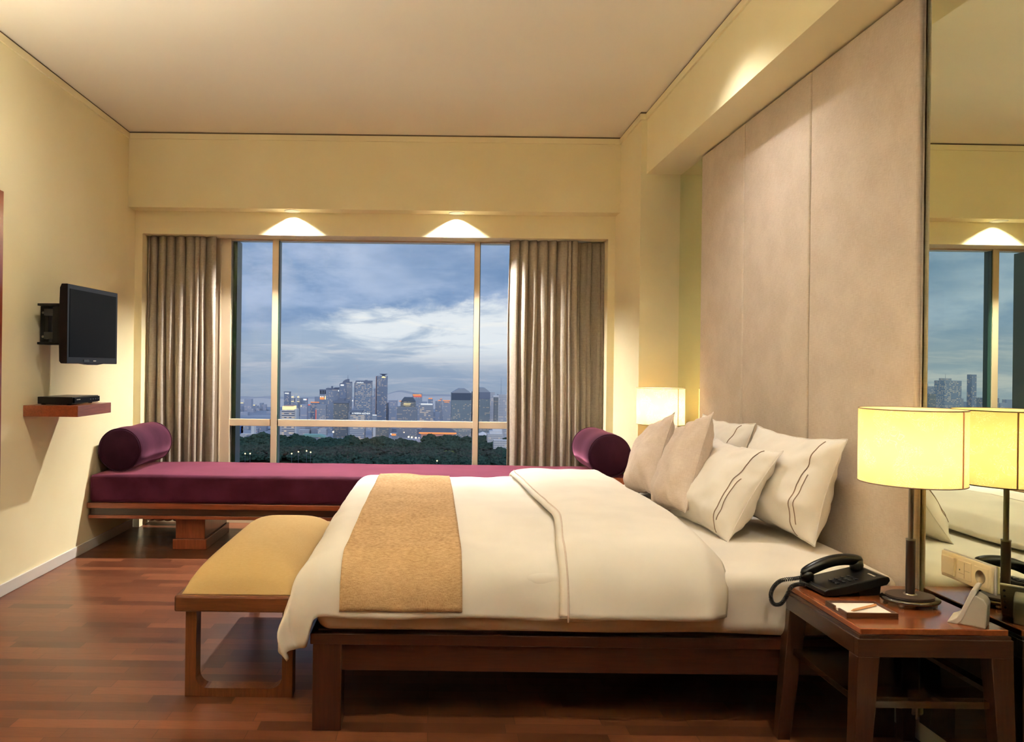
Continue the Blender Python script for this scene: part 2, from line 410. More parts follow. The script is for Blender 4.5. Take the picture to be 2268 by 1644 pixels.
# baseboards, cornice strips
struct(MB().box(XL, XL+.012, YB, YW, 0, .066).build('baseboard_left', M['skirt'], bevel=.003))
struct(MB().box(XM+.016, XM+.03, YB, YP, 0, .07).build('baseboard_right', M['skirt']))
struct(MB().box(XR+.0, 1.70, YP-.012, YP, 0, .07).build('baseboard_pillar', M['skirt']))
c1 = MB(); c1.box(XL, XL+.012, YB, YH, ZC-.052, ZC-.012); c1.box(XL, XR, YH-.012, YH, ZC-.052, ZC-.012)
c1.box(XR-.012, XR, YP, YH, ZC-.052, ZC-.012); c1.box(XR-.012, XS, YP-.012, YP, ZC-.052, ZC-.012); c1.box(XS-.012, XS, YB, YP, ZC-.052, ZC-.012)
struct(c1.build('trim_1', M['wall']))
c2 = MB(); g_ = mat('painted_gap_shade', '#6d5f48', .9)  # solid dark strip painted as the shade of the ceiling gap
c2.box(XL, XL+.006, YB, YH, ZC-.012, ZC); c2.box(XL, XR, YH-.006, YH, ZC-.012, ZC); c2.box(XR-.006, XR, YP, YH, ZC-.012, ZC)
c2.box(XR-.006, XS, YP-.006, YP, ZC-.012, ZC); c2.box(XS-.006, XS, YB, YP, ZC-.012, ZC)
struct(c2.build('gap_shade_strip', g_))
# door at the left edge
dr = MB(); dr.box(XL, XL+.012, 4.02, 4.10, 0, 2.175); dr.box(XL, XL+.012, 3.05, 4.02, 2.10, 2.175); dr.box(XL, XL+.012, 2.97, 3.05, 0, 2.175); dr.box(XL, XL+.006, 3.05, 4.02, 0, 2.10)
struct(dr.build('door_1', M['doorwood'], bevel=.003))

# mirrors (two sheets beside the headboard, the near one is set a hair out of parallel)
def mirror(y0, y1, label, ang=0.0, pivot=None, z0=.075):
    t = thing('wall_mirror', label, 'mirror', (XM, pivot or y0, 0), ang)
    d = (pivot or y0)
    MB().box(0, .004, y0-d, y1-d, z0, ZS-.006).build('mirror_sheet', M['mirror'], t)
    e = MB(); e.box(.004, .010, y0-d, y1-d, z0, ZS-.006); e.build('backing', M['mirror_edge'], t)
    return t
HY0, HY1 = 2.615, 4.735
mirror(HY1+.0, YP-.002, 'narrow full-height mirror strip between the padded headboard and the window-side pillar')
mirror(-1.0, HY0-.004, 'large full-height mirror behind the near bedside table reflecting the window', math.radians(.55), HY0)
# headboard
hb = thing('headboard', 'tall greige linen headboard of three padded wall panels behind the bed', 'headboard', (XH, HY0, 0))
ys = [HY1, 4.085, 3.37, HY0]
for k in range(3):
    a, b = ys[k+1]-HY0+.0035, ys[k]-HY0-.0035
    mb = MB(); rbox(mb, 0, .023, a, b, .09, ZS-.012, .0112, 26)
    o = weld(mb.build('padded_panel', M['headboard'], hb, True))
MB().box(.018, .0235, .004, HY1-HY0-.004, .08, ZS-.004).build('backing', M['headboard'], hb)

# ---------------------------------------------------------------- downlights
for k, (x, y) in enumerate(DL):
    t = thing('downlight', 'recessed round downlight in the window header, %s' % ('above the left mullion' if k == 0 else 'nearer the right mullion'), 'downlight', (x, y, HEAD_Z), 0, 'downlights in the window header')
    MB().lathe([(.045, -.004), (.060, -.004), (.062, 0), (.045, 0)], 32).build('trim_ring', M['white'], t, True)
    MB().lathe([(0, -.003), (.044, -.003), (.044, -.001), (0, -.001)], 24).build('lens', M['dlglow'], t, True)

# ---------------------------------------------------------------- curtains
def curtain(x0, x1, y, amp, n, label, m, z1, seed, flare=0.0, hem=.035):
    rnd = random.Random(seed); ph = [0.0]
    for _ in range(n): ph.append(ph[-1] + rnd.uniform(.55, 1.5))
    T = ph[-1]; amps = [rnd.uniform(.55, 1.0) for _ in range(n+1)]
    def f(u, v):
        k = u*T; i = 0
        while i < n-1 and ph[i+1] < k: i += 1
        q = (k-ph[i])/(ph[i+1]-ph[i]); a = amps[i]*(1-q)+amps[min(i+1, n)]*q
        sw = math.sin(2*math.pi*(i+q))
        z = hem + (z1-hem)*v
        wob = noise.noise(Vector((u*9+seed, z*.9, 0)))
        x = x0 + (x1-x0)*u + .014*math.cos(2*math.pi*(i+q)+.6)*(1 if 0<u<1 else 0) + (u-.5)*flare*(1-v) + .012*wob
        return (x, y + amp*a*sw*(.75+.25*(1-v)) + .010*noise.noise(Vector((u*30, z*1.5, seed))), z)
    o = MB().grid(f, n*16, 26).build('curtain', m, None, True)
    s = o.modifiers.new('thick', 'SOLIDIFY'); s.thickness = .002
    return tag(o, label, 'curtain')
curtain(-2.240, -1.712, 6.035, .042, 8, 'taupe curtain drawn to the left side of the window', M['curtain'], 2.268, 3)
curtain(.600, 1.125, 6.025, .042, 8, 'taupe curtain at the right of the window, edge beside the sky', M['curtain'], 2.268, 5, .03)
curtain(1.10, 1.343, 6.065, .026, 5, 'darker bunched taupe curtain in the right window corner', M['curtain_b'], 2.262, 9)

# ---------------------------------------------------------------- daybed with bolsters
db = thing('daybed', 'long plum velvet daybed on a wooden base under the window', 'daybed', (0, 5.55, 0))
Y0 = -.40; Y1 = .375
b = MB(); b.box(XL+.004, XR-.004, Y0, Y1, .290, .326)
b.build('base_rail', M['red_x'], db, bevel=.003)
MB().box(XL+.02, XR-.02, Y0+.022, Y1-.02, .243, .290).build('frieze', M['dark_x'], db)
MB().box(XL+.010, XR-.010, Y0+.010, Y1-.01, .220, .243).build('lower_rail', M['red_x'], db, bevel=.002)
cu = MB(); rbox(cu, XL+.012, XR-.012, Y0+.012, Y1, .327, .512, .028, 40, .016, .004, 3.1, 3)
weld(cu.build('seat_cushion', M['velvet'], db, True))
for x in (-1.60, .60):
    l = MB(); l.box(x-.14, x+.06, -.30, .26, .07, .22); l.box(x-.155, x+.075, -.315, .275, 0, .07)
    l.build('pedestal_leg', M['red_z'], db, bevel=.003)
def bolster(cx, label):
    t = thing('bolster_cushion', label, 'bolster', (cx, 5.60, .520+.149), 0, 'plum bolsters on the daybed')
    R, L = .149, .315
    prof = [(0, -L-.012), (R*.5, -L-.008), (R*.85, -L+.001), (R-.004, -L+.012), (R, -L+.03)] + [(R+.003*math.sin(k*1.3), -L+.03+(2*L-.06)*k/8) for k in range(1, 8)] + [(R, L-.03), (R-.004, L-.012), (R*.85, L-.001), (R*.5, L+.008), (0, L+.012)]
    MB().lathe(prof, 56, (0, 0, 0), 'y').build('cover', M['velvet_d'], t, True)
    for s in (-1, 1):
        MB().tube([(( R-.003)*math.cos(2*math.pi*k/48), s*(L-.006), (R-.003)*math.sin(2*math.pi*k/48)) for k in range(49)], .004, 6, False).build('piping', M['velvet_d'], t, True)
    return t
bolster(-2.145, 'dark plum velvet bolster at the left end of the daybed')
bolster(1.232, 'dark plum velvet bolster at the right end of the daybed')

# ---------------------------------------------------------------- wall shelf, disc player, television
sh = thing('wall_shelf', 'thick red-brown floating wall shelf below the television', 'shelf', (XL, 4.34, 0))
MB().box(0, .31, 0, .45, .957, 1.020).build('shelf_board', M['red_y'], sh, bevel=.002)
dv = thing('disc_player', 'slim black disc player on the floating shelf', 'media player', (-2.27, 4.42, 1.02))
MB().box(0, .20, 0, .345, .006, .046).build('casing', M['black'], dv, bevel=.002)
MB().box(.199, .212, .004, .341, .010, .042).build('front_panel', M['screen'], dv, bevel=.003)
for k in range(4): MB().box(.2115, .2135, .20+.035*k, .216+.035*k, .022, .030).build('button', M['key'], dv)
MB().box(.2115, .2130, .03, .075, .028, .032).build('logo_mark', M['grey_l'], dv)
for a in (.02, .17):
    for c in (.03, .3): MB().lathe([(0, 0), (.012, 0), (.012, .007), (0, .007)], 12, (a, c, 0)).build('foot', M['blackm'], dv)
MB().box(-.001, .0015, .001, .02, .008, .022).build('sticker', M['paper'], dv)
tv = thing('television', 'small black flat television on a swing-out wall bracket', 'television', (-2.056, 4.32, 1.485), -math.atan2(.046, .57))
TW, TH = .575, .225
hs = MB(); hs.prism([(-.046, -TH+.012), (-.052, 0), (-.046, TH-.022), (-.036, TH), (-.002, TH), (0, TH-.002), (0, -TH+.002), (-.004, -TH-.001), (-.036, -TH)], 0, TW, 'y')
hs.build('housing', M['black'], tv, bevel=.004)
MB().box(-.002, .002, .022, TW-.022, -TH+.036, TH-.026).build('screen', M['screen'], tv)
MB().prism([(.16, -TH), (.24, -TH-.008), (.34, -TH-.008), (.42, -TH)], -.03, -.004, 'x').build('lower_lip', M['black'], tv)
MB().box(.0005, .002, .285, .315, -TH+.014, -TH+.019).build('logo_mark', M['grey_l'], tv)
MB().box(.0005, .003, .175, .235, -TH+.010, -TH+.022).build('speaker_slot', M['chromed'], tv)
MB().box(-.252, -.205, .150, .255, -.105, .108).build('wall_plate', M['blackm'], tv, bevel=.002)
MB().box(-.210, -.190, .130, .165, -.108, .112).build('hinge_bar', M['black'], tv, bevel=.002)
for zz in (-.118, .104): MB().box(-.215, -.06, .060, .20, zz, zz+.014).build('swing_arm', M['blackm'], tv, bevel=.002)
for zz in (-.085, .050): MB().box(-.20, -.09, .10, .13, zz, zz+.040).build('link_arm', M['key'], tv, bevel=.002)
MB().box(-.105, -.045, .030, .10, -.105, .098).build('mounting_rail', M['blackm'], tv, bevel=.002)
for xx in (-.235, -.215):
    for zz in (-.07, .07): MB().lathe([(0, 0), (.007, 0), (.007, -.003), (0, -.003)], 10, (xx, .150, zz), 'y').build('screw', M['chrome'], tv)

# ---------------------------------------------------------------- bench
bn = thing('bench', 'low wooden bench with a domed ochre cushion at the foot of the bed', 'bench', (-.72, 2.90, 0))
BL = 1.22
MB().box(-.245, .245, 0, BL, .325, .387).build('seat_frame', M['bench_x'], bn, bevel=.008)
for y0 in (0.015, BL-.075):
    o_, i_ = .205, .163; zt = .325; zb = .0
    out = [(-o_, zt), (-o_, 0), (o_, 0), (o_, zt), (i_, zt)]
    for k in range(7): a = k/6*math.pi/2; out.append((i_-.03+.03*math.cos(a), .06-.03*math.sin(a)-.0) if False else (i_-.045+.045*math.cos(a), .078-.045*math.sin(a)))
    for k in range(7): a = math.pi/2+k/6*math.pi/2; out.append((-i_+.045+.045*math.cos(a), .078-.045*math.sin(a)))
    out.append((-i_, zt))
    MB().prism(out, y0, y0+.06, 'y').build('leg_frame', M['bench_z'], bn, bevel=.002)
def cush(u, v):
    a, bb = u*2-1, v*2-1
    ea = math.copysign(abs(a)**.9, a); eb = math.copysign(abs(bb)**.9, bb)
    h = (max(0, 1-abs(a)**3.2)**.5)*(max(0, 1-abs(bb)**5)**.5)
    return (ea*.222, BL/2+eb*(BL/2-.022), .388+.118*h)
MB().grid(cush, 36, 60).build('cushion', M['bench_fab'], bn, True)

# ---------------------------------------------------------------- bed
BY0, BY1, BX0, BX1 = 2.655, 4.70, -.405, 1.625
bed = thing('platform_bed', 'large dark wooden platform bed frame on square legs', 'bed', ((BX0+BX1)/2, (BY0+BY1)/2, 0))
ox, oy = (BX0+BX1)/2, (BY0+BY1)/2
def L(x0, x1, y0, y1, z0, z1): return (x0-ox, x1-ox, y0-oy, y1-oy, z0, z1)
MB().box(*L(BX0-.005, BX1, BY0-.005, BY1+.005, .300, .338)).build('top_rail', M['dark_x'], bed, bevel=.003)
MB().box(*L(BX0+.02, BX1-.02, BY0+.02, BY1-.02, .336, .346)).build('slat_deck', M['dark_x'], bed)
MB().box(*L(BX0+.08, BX1, BY0+.014, BY0+.045, .205, .300)).build('side_rail', M['dark_x'], bed, bevel=.002)
MB().box(*L(BX0+.08, BX1, BY1-.045, BY1-.014, .205, .300)).build('side_rail', M['dark_x'], bed, bevel=.002)
MB().box(*L(BX0+.014, BX0+.045, BY0+.08, BY1-.08, .205, .300)).build('end_rail', M['dark_y'], bed, bevel=.002)
for x in (BX0+.004, BX1-.11):
    for y in (BY0, BY1-.10): MB().box(*L(x, x+.10, y, y+.10, 0, .300)).build('leg', M['dark_z'], bed, bevel=.003)
mt = MB(); rbox(mt, BX0+.012, BX1+.005, BY0-.024, BY1+.005, .347, .562, .05, 40, .012, .006, 1.7, 3)
mo = weld(mt.build('mattress', M['sheet'], None, True)); tag(mo, 'thick mattress in a fitted white sheet on the dark bed frame', 'mattress')

FX, FR, NY, NR, FYY = -.335, .135, 2.758, .145, 4.60
TOPZ = .598
def edge(d, R, out):
    if d <= 0: return d, 0.0
    if d < R*math.pi/2: return R*math.sin(d/R), R*(1-math.cos(d/R))
    e = d - R*math.pi/2
    return R + out*e, R + e
def drape(sx, ty, off=0.0, wr=1.0):
    nc = max(0, min(1, (3.0-ty)/.25)); nc = nc*nc*(3-2*nc)
    """sx: distance along the bed (X when on top); ty: Y when on top"""
    a, da = edge(FX - sx, FR, .04+.16*nc)
    x = FX - a
    if ty < (NY+FYY)/2:
        bq, dbb = edge(NY - ty, NR, .06); y = NY - bq
    else:
        bq, dbb = edge(ty - FYY, NR, .06); y = FYY + bq
    if ty < 3.67:
        ka = max(0, min(1, (FX-sx-.045)/.06)); dbb *= 1 + .58*ka*ka*(3-2*ka)
    drop = (da**8 + dbb**8)**.125
    kd = max(0, min(1, (drop-.24)/.12)); bf = min(1, dbb/.30)
    x += .05*nc*kd*bf*min(1, da/.1)
    hang = min(1, drop/.18)
    w1 = noise.noise(Vector((sx*2.2, ty*2.0, 3.1)))
    w2 = noise.noise(Vector((sx*7, ty*3.5, 7.7)))
    w3 = noise.noise(Vector((sx*11, ty*11, 1.7)))
    crown = .016*max(0, 1-((sx-.5)/1.1)**2)*max(0, 1-((ty-3.67)/1.05)**2)
    z = TOPZ - drop + crown + wr*(.014*w1*(1-hang) + .009*w2 + .002*w3)
    nx = -(da/(drop+1e-6)) if da > 0 else 0; ny = (-1 if ty < 3.67 else 1)*(dbb/(drop+1e-6)) if dbb > 0 else 0
    amp = wr*(hang*(.022*w2 + .014*w1 + .007*w3))
    k = hang
    return Vector((x + nx*(off*k+amp), y + ny*(off*k+amp), z + off*(1-k*.9)))
def cloth(x0, x1, t0, t1, off, nu, nv, name, m, parent=None, thick=.012, sub=0, shape=None):
    def f(u, v):
        sx = x0+(x1-x0)*u; ty = t0+(t1-t0)*v
        o2 = off
        if shape: sx, ty, o2 = shape(u, v, sx, ty, off)
        return drape(sx, ty, o2)
    o = MB().grid(f, nu, nv).build(name, m, parent, True)
    s = o.modifiers.new('thick', 'SOLIDIFY'); s.thickness = thick; s.offset = 1 if False else -1
    return o
HEM_N = NY-.272; HEM_F = FYY+.27; HEM_FT = FX-.40
du = thing('duvet', 'white duvet spread over the bed and folded back before the pillows', 'duvet', (.3, 3.67, .6))
def dshape(u, v, sx, ty, off):
    # hems wander a little; plump rims
    if v < .06: ty += .010*noise.noise(Vector((sx*3, 0, 0)))*(1-v/.06)
    if sx > .50: off -= .012*min(1, (sx-.5)/.08)
    if u < .06: sx += .02*noise.noise(Vector((0, ty*3, 0)))*(1-u/.06)
    return sx, ty, off
dm = cloth(HEM_FT, .98, HEM_N, HEM_F, .012, 110, 170, 'duvet_body', M['sheet'], None, .016, shape=dshape)
def fshape(u, v, sx, ty, off):
    puff = .030*(1-abs(2*u-1)**4)**.5 if abs(2*u-1) < 1 else 0
    sx -= .06*(1-v)**2; sx += (.03*math.sin(v*5) + .02*noise.noise(Vector((ty*2.0, u*2, 4))))*(1 - .5*u)
    bend = .10*max(0, v)*(1-v)*u
    e = max(0, (u-.86)/.14); return sx + bend*u, ty, off + .018 + puff - .040*e*e*(3-2*e)
fo = cloth(.50, 1.07, HEM_N+.012, HEM_F, .012, 44, 170, 'folded_edge', M['sheet'], None, .02, shape=fshape)
for o in (dm, fo):
    o.parent = du; o.matrix_parent_inverse = Matrix.Translation((-.3, -3.67, -.6))
pv = MB().tube([drape(.525-.06*(1-v)**2+.03*math.sin(v*5)+.02*noise.noise(Vector(((HEM_N+(HEM_F-HEM_N)*v)*2.0, .05, 4))), HEM_N+(HEM_F-HEM_N)*v, .047) for v in [k/120 for k in range(121)]], .0035, 6)
pv = pv.build('hem_piping', M['beige'], None, True); pv.parent = du; pv.matrix_parent_inverse = Matrix.Translation((-.3, -3.67, -.6))
ru = cloth(-.305, .112, HEM_N+.022, HEM_F-.02, .019, 40, 150, 'bed_runner', M['runner'], None, .004)
tag(ru, 'tan woven runner laid across the foot half of the duvet', 'bed runner')

# ---------------------------------------------------------------- pillows
def pillow(name, label, cat, Wd, H, T, loc, yaw, lean, roll, m, group, seed, pipe=True, sag=0.0):
    t = bpy.data.objects.new(name, None); C.objects.link(t); t.location = loc
    t.rotation_euler = (math.radians(roll), math.radians(lean), math.radians(yaw)); tag(t, label, cat, group)
    def surf(a, b, s, lift=0.0):
        y = Wd/2*a*(1-.085*(1-b*b)*abs(a)**2); z = H/2*b*(1-.11*(1-a*a)*abs(b)**2)
        e = max(0, 1-a**2)**.62 * max(0, 1-b**2)**.62
        e = e*.55 + .45*(max(0, 1-abs(a)**4)**.8*max(0, 1-abs(b)**4)**.8)
        bb = b*.5-.12*sag
        x = -s*T/2*e*(1-.25*b)
        k = noise.noise(Vector((a*1.6+seed, b*1.6, s*2)))*.016 + noise.noise(Vector((a*4.5+seed, b*4, s*2)))*.010*(.4+max(abs(a), abs(b)))
        cr = noise.noise(Vector((a*9+seed, b*3, s*3)))*.022*max(0, abs(b)-.35)
        x += -s*(k+cr)*min(1, e*3)
        z += .008*noise.noise(Vector((a*3+seed, 0, b)))
        return Vector((x - s*lift, y, z))
    N = 44
    def rm(u): q = u*2-1; return math.sin(q*math.pi/2)*.35 + q*.65
    mb = MB(); mb.grid(lambda u, v: surf(rm(u), rm(v), 1), N, N); mb.grid(lambda u, v: surf(rm(u), rm(v), -1), N, N)
    weld(mb.build('cushion_body', m, t, True), 1e-4)
    # seam flange round the rim
    rim = [(-1+2*k/24, -1) for k in range(24)] + [(1, -1+2*k/24) for k in range(24)] + [(1-2*k/24, 1) for k in range(24)] + [(-1, 1-2*k/24) for k in range(25)]
    MB().tube([surf(a, b, 1) for a, b in rim], .0028, 6, False).build('seam', m, t, True)
    if pipe:
        MB().tube([surf(-.72, -.97+1.90*k/40, 1, .001) for k in range(41)], .0022, 5).build('piping_line', M['piping'], t, True)
        MB().tube([surf(-.79, -.75+.95*k/20, 1, .001) for k in range(21)], .0020, 5).build('piping_line', M['piping'], t, True)
    return t
GR = 'pillows and cushions on the bed'
pillow('pillow', 'largest white pillow against the headboard, nearest the bedside lamp', 'pillow', .70, .43, .22, (1.510, 3.29, .798), 4, 17, 0, M['pillow'], GR, 1.3)
pillow('pillow', 'large white pillow against the headboard on the window side', 'pillow', .72, .45, .20, (1.50, 4.05, .795), 0, 15, 0, M['pillow'], GR, 5.3)
pillow('pillow', 'smaller white pillow with brown piping leaning behind the nearer pale cushion', 'pillow', .60, .44, .20, (1.290, 3.42, .752), 6, 32, 0, M['pillow'], GR, 9.1)
pillow('pillow', 'smaller white pillow behind the farther pale cushion', 'pillow', .60, .44, .18, (1.29, 4.15, .762), 0, 30, 0, M['pillow'], GR, 12.9)
pillow('throw_cushion', 'pale beige linen cushion standing upright, the nearer of the two', 'cushion', .43, .48, .19, (1.198, 3.65, .806), -3, 19, -14, M['beige'], GR, 21.3, False)
pillow('throw_cushion', 'pale beige linen cushion standing by the far lamp, the farther of the two', 'cushion', .41, .45, .18, (1.190, 4.17, .792), -2, 20, -14, M['beige'], GR, 27.3, False)

# ---------------------------------------------------------------- bedside tables
def nightstand(loc, label):
    t = thing('bedside_table', label, 'bedside table', loc, 0, 'bedside tables')
    w_, d_ = .442, .468
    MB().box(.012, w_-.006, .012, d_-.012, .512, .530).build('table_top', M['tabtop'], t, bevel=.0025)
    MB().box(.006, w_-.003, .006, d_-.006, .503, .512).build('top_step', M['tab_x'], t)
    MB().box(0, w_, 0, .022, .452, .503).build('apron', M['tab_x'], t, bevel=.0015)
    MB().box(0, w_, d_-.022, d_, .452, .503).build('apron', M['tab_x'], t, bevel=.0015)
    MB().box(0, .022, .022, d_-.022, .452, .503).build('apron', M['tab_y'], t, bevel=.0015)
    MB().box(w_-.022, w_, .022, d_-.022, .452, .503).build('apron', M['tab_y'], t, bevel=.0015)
    MB().box(.018, w_-.02, .018, d_-.018, .300, .320).build('shelf', mat('shelf_lacquer', '#2c1a0e', .12, 0, .9, **{'Coat Weight': .6}), t, bevel=.001)
    for sx in (0, 1):
        for sy in (0, 1):
            tx0, tx1 = (0, .062) if sx == 0 else (w_-.062, w_); ty0, ty1 = (0, .05) if sy == 0 else (d_-.05, d_)
            qx = -.022 if sx == 0 else .006; qy = -.016 if sy == 0 else .016
            bx0, bx1 = (tx0+qx, tx1+qx-.02) if sx == 0 else (tx0+qx+.02, tx1+qx); by0, by1 = (ty0+qy, ty1+qy-.012) if sy == 0 else (ty0+qy+.012, ty1+qy)
            vs = [(bx0,by0,0),(bx1,by0,0),(bx1,by1,0),(bx0,by1,0),(tx0,ty0,.4525),(tx1,ty0,.4525),(tx1,ty1,.4525),(tx0,ty1,.4525)]
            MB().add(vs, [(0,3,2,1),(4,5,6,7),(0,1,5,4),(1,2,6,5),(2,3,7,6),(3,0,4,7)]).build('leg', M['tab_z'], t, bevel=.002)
    return t
NX, NY0 = 1.2215, 2.182
nightstand((NX, NY0, 0), 'dark wooden bedside table nearest the viewer, carrying the telephone')
nightstand((1.215, 4.742, 0), 'wooden bedside table on the window side, under the farther lamp')
def table_lamp(loc, label, power, col):
    t = thing('table_lamp', label, 'lamp', loc, 0, 'matching bedside lamps')
    MB().lathe([(0, .012), (.084, .012), (.088, .016), (.088, .020), (.084, .023), (0, .023)], 48, sy=.8).build('base_plate', M['chromed'], t, True)
    sharp(MB().lathe([(0, .023), (.069, .023), (.072, .026), (.071, .031), (0, .032)], 48, sy=.8).build('base_disc', M['leather'], t, True))
    for a in (45, 135, 225, 315):
        x, y = .074*math.cos(math.radians(a)), .058*math.sin(math.radians(a))
        MB().lathe([(0, 0), (.006, .002), (.008, .007), (.006, .012), (0, .014)], 12, (x, y, 0)).build('foot', M['chrome'], t, True)
    MB().lathe([(0, .030), (.020, .030), (.019, .034), (0, .035)], 24).build('collar', M['chrome'], t, True)
    sharp(MB().lathe([(0, .032), (.0135, .032), (.0135, .205), (0, .205)], 24).build('sleeve', M['sleeve'], t, True))
    sharp(MB().lathe([(0, .203), (.0145, .203), (.0145, .208), (0, .208)], 24).build('ring', M['chrome'], t, True))
    sharp(MB().lathe([(0, .205), (.008, .205), (.008, .42), (0, .42)], 20).build('stem', M['chrome'], t, True))
    R, z0, z1 = .150, .386, .618
    shd = sharp(MB().lathe([(R, z0), (R, z1)], 72).build('lamp_shade', M['shade'], t, True))
    for zz in (z0, z1):
        MB().tube([(R*math.cos(2*math.pi*k/64), R*math.sin(2*math.pi*k/64), zz) for k in range(65)], .0018, 5, False).build('hem', M['piping'] if zz == z0 else M['piping'], shd, True)
    a = math.radians(-62); MB().tube([((R+.0008)*math.cos(a), (R+.0008)*math.sin(a), z0), ((R+.0008)*math.cos(a), (R+.0008)*math.sin(a), z1)], .0024, 6).build('seam', M['pencil'], shd)
    sp = MB()
    for a in (0, 120, 240): sp.tube([(0, 0, z1-.035), (R*math.cos(math.radians(a)), R*math.sin(math.radians(a)), z1-.006)], .0015, 5)
    sp.build('spider', M['chrome'], t)
    MB().lathe([(0, .42), (.012, .425), (.016, .455), (.020, .485), (.014, .502), (0, .506)], 20).build('bulb', M['bulb'], t, True)
    l = lamp('bulb_light', 'POINT', (0, 0, .49), power, col, .036); l.parent = t
    return t
table_lamp((1.522, 2.43, .530), 'lit bedside lamp with a patterned cream drum shade, nearest the viewer', 4.3, (1, .81, .46))
table_lamp((1.470, 4.93, .530), 'lit bedside lamp with a cream drum shade beside the pillar, beyond the bed', 9, (1, .86, .60))
# ---------------------------------------------------------------- telephone
ph = thing('telephone', 'black desk telephone with handset on the near bedside table', 'telephone', (1.275, 2.562, .530), math.radians(5))
Wp = .075
bd = MB(); bd.prism([(0, .006), (0, .020), (.012, .026), (.205, .066), (.222, .064), (.226, .052), (.215, .038), (.09, .010), (.03, .004)], -Wp, Wp, 'y')
bd.build('base', M['black'], ph, bevel=.004)
sd = MB(); sd.prism([(.13, .0), (.20, .0), (.205, .04), (.12, .03)], -.06, .06, 'y'); sd.build('stand', M['blackm'], ph, bevel=.002)
MB().box(.03, .06, -.06, .06, 0, .012).build('front_foot', M['blackm'], ph)
sl = math.atan2(.040, .193)
def onface(x, y, h=0): return Vector((x - h*math.sin(sl), y, .026+(x-.012)*math.tan(sl)+h))
hx = []
for k in range(25):
    u = k/24; x = -.008+.216*u; arch = math.sin(math.pi*u)
    hx.append(Vector((x, .045, .026+(x)*math.tan(sl)+.020+.022*arch)))
rr = [.007+.0125*(1-abs(2*k/24-1)**6)**.5 for k in range(25)]
hd = MB().tube(hx, rr, 14); 
for xx in (.012, .188): 
    q = onface(xx, .045); hd.lathe([(0, -.004), (.020, -.004), (.022, .014), (.018, .030), (0, .032)], 20, tuple(q))
ho = hd.build('handset', M['black'], ph, True)
for i in range(4):
    for j in range(3):
        q = onface(.062+.021*i, -.045+.019*j, .001)
        MB().box(q.x-.0055, q.x+.0055, q.y-.006, q.y+.006, q.z-.002, q.z+.003).build('key', M['key'], ph, bevel=.001)
q = onface(.185, -.035, .0005); MB().box(q.x-.003, q.x+.003, q.y-.020, q.y+.014, q.z-.001, q.z+.0008).build('logo_mark', M['grey_l'], ph)
# coiled cord
ctl = [(-.004, .045, .034), (-.03, .05, .028), (-.075, .052, .022), (-.105, .045, .004), (-.122, .035, -.022), (-.118, .025, -.048), (-.098, .015, -.046), (-.080, .012, -.020), (-.062, .014, .010), (-.035, .018, .018), (.002, .020, .016)]
def cr(p, t):
    n = len(p)-1; x = t*n; i = min(int(x), n-1); f = x-i
    P = [Vector(p[max(0, min(n, i+k))]) for k in (-1, 0, 1, 2)]
    return .5*((2*P[1])+(-P[0]+P[2])*f+(2*P[0]-5*P[1]+4*P[2]-P[3])*f*f+(-P[0]+3*P[1]-3*P[2]+P[3])*f**3)
pts = []; turns = 74; n = turns*9; last = None
for k in range(n+1):
    t_ = k/n; p = cr(ctl, t_); d = (cr(ctl, min(1, t_+.004))-cr(ctl, max(0, t_-.004))).normalized()
    a = d.cross(Vector((0, 1, .2))).normalized(); bb = d.cross(a)
    r = .0058 if .03 < t_ < .97 else .002
    an = 2*math.pi*turns*t_; pts.append(p+a*math.cos(an)*r+bb*math.sin(an)*r)
MB().tube(pts, .0016, 5).build('coiled_cord', M['black'], ph, True)

# ---------------------------------------------------------------- memo tray, notepad, pencil
tx, ty = 1.240, 2.280
tr = thing('memo_tray', 'shallow dark wooden memo tray on the near bedside table', 'tray', (tx, ty, .530))
MB().box(0, .155, 0, .125, 0, .004).build('tray_base', M['tray'], tr)
r_ = MB(); r_.box(0, .155, 0, .006, .004, .017); r_.box(0, .155, .119, .125, .004, .017); r_.box(.149, .155, .006, .119, .004, .017); r_.box(0, .006, .006, .048, .004, .017); r_.box(0, .006, .070, .119, .004, .017)
r_.build('rim', M['tray'], tr, bevel=.0008)
tag(MB().box(tx+.007, tx+.148, ty+.007, ty+.118, .5341, .5410).build('notepad', M['paper']), 'white blank notepad lying in the wooden memo tray', 'notepad')
pe = thing('pencil', 'bare wood pencil lying on the notepad', 'pencil', (tx+.040, ty+.034, .5452), math.radians(29))
MB().lathe([(0, -.014), (.0006, -.0135), (.0036, 0), (.0038, .112), (0, .112)], 6, ax='x').build('pencil_body', M['pencil'], pe)
# ---------------------------------------------------------------- bedside clock (tilted panel on a wedge)
ck = thing('bedside_clock', 'warm grey tilted-panel bedside device standing by the lamp base', 'clock', (1.538, 2.246, .530), math.radians(-42))
bo = MB(); bo.prism([(.003, 0), (.075, 0), (.078, .068), (.070, .082), (.050, .092), (.040, .088), (.012, .022)], .001, .070, 'y'); bo.build('body', M['grey'], ck, bevel=.004)
pn = MB(); pn.prism([(-.018, .0), (.006, .0), (.016, .010), (.024, .030), (.053, .104), (.050, .108), (.042, .108), (.038, .104), (.012, .034), (.004, .018), (-.006, .010), (-.018, .004)], 0, .108, 'y')
pn.build('front_panel', M['grey_l'], ck, bevel=.002)
for k in range(4): MB().lathe([(0, 0), (.0035, 0), (.0035, .0015), (0, .0015)], 12, (.050-.006*k, .096, .088-.018*k), 'x').build('button', M['key'], ck)
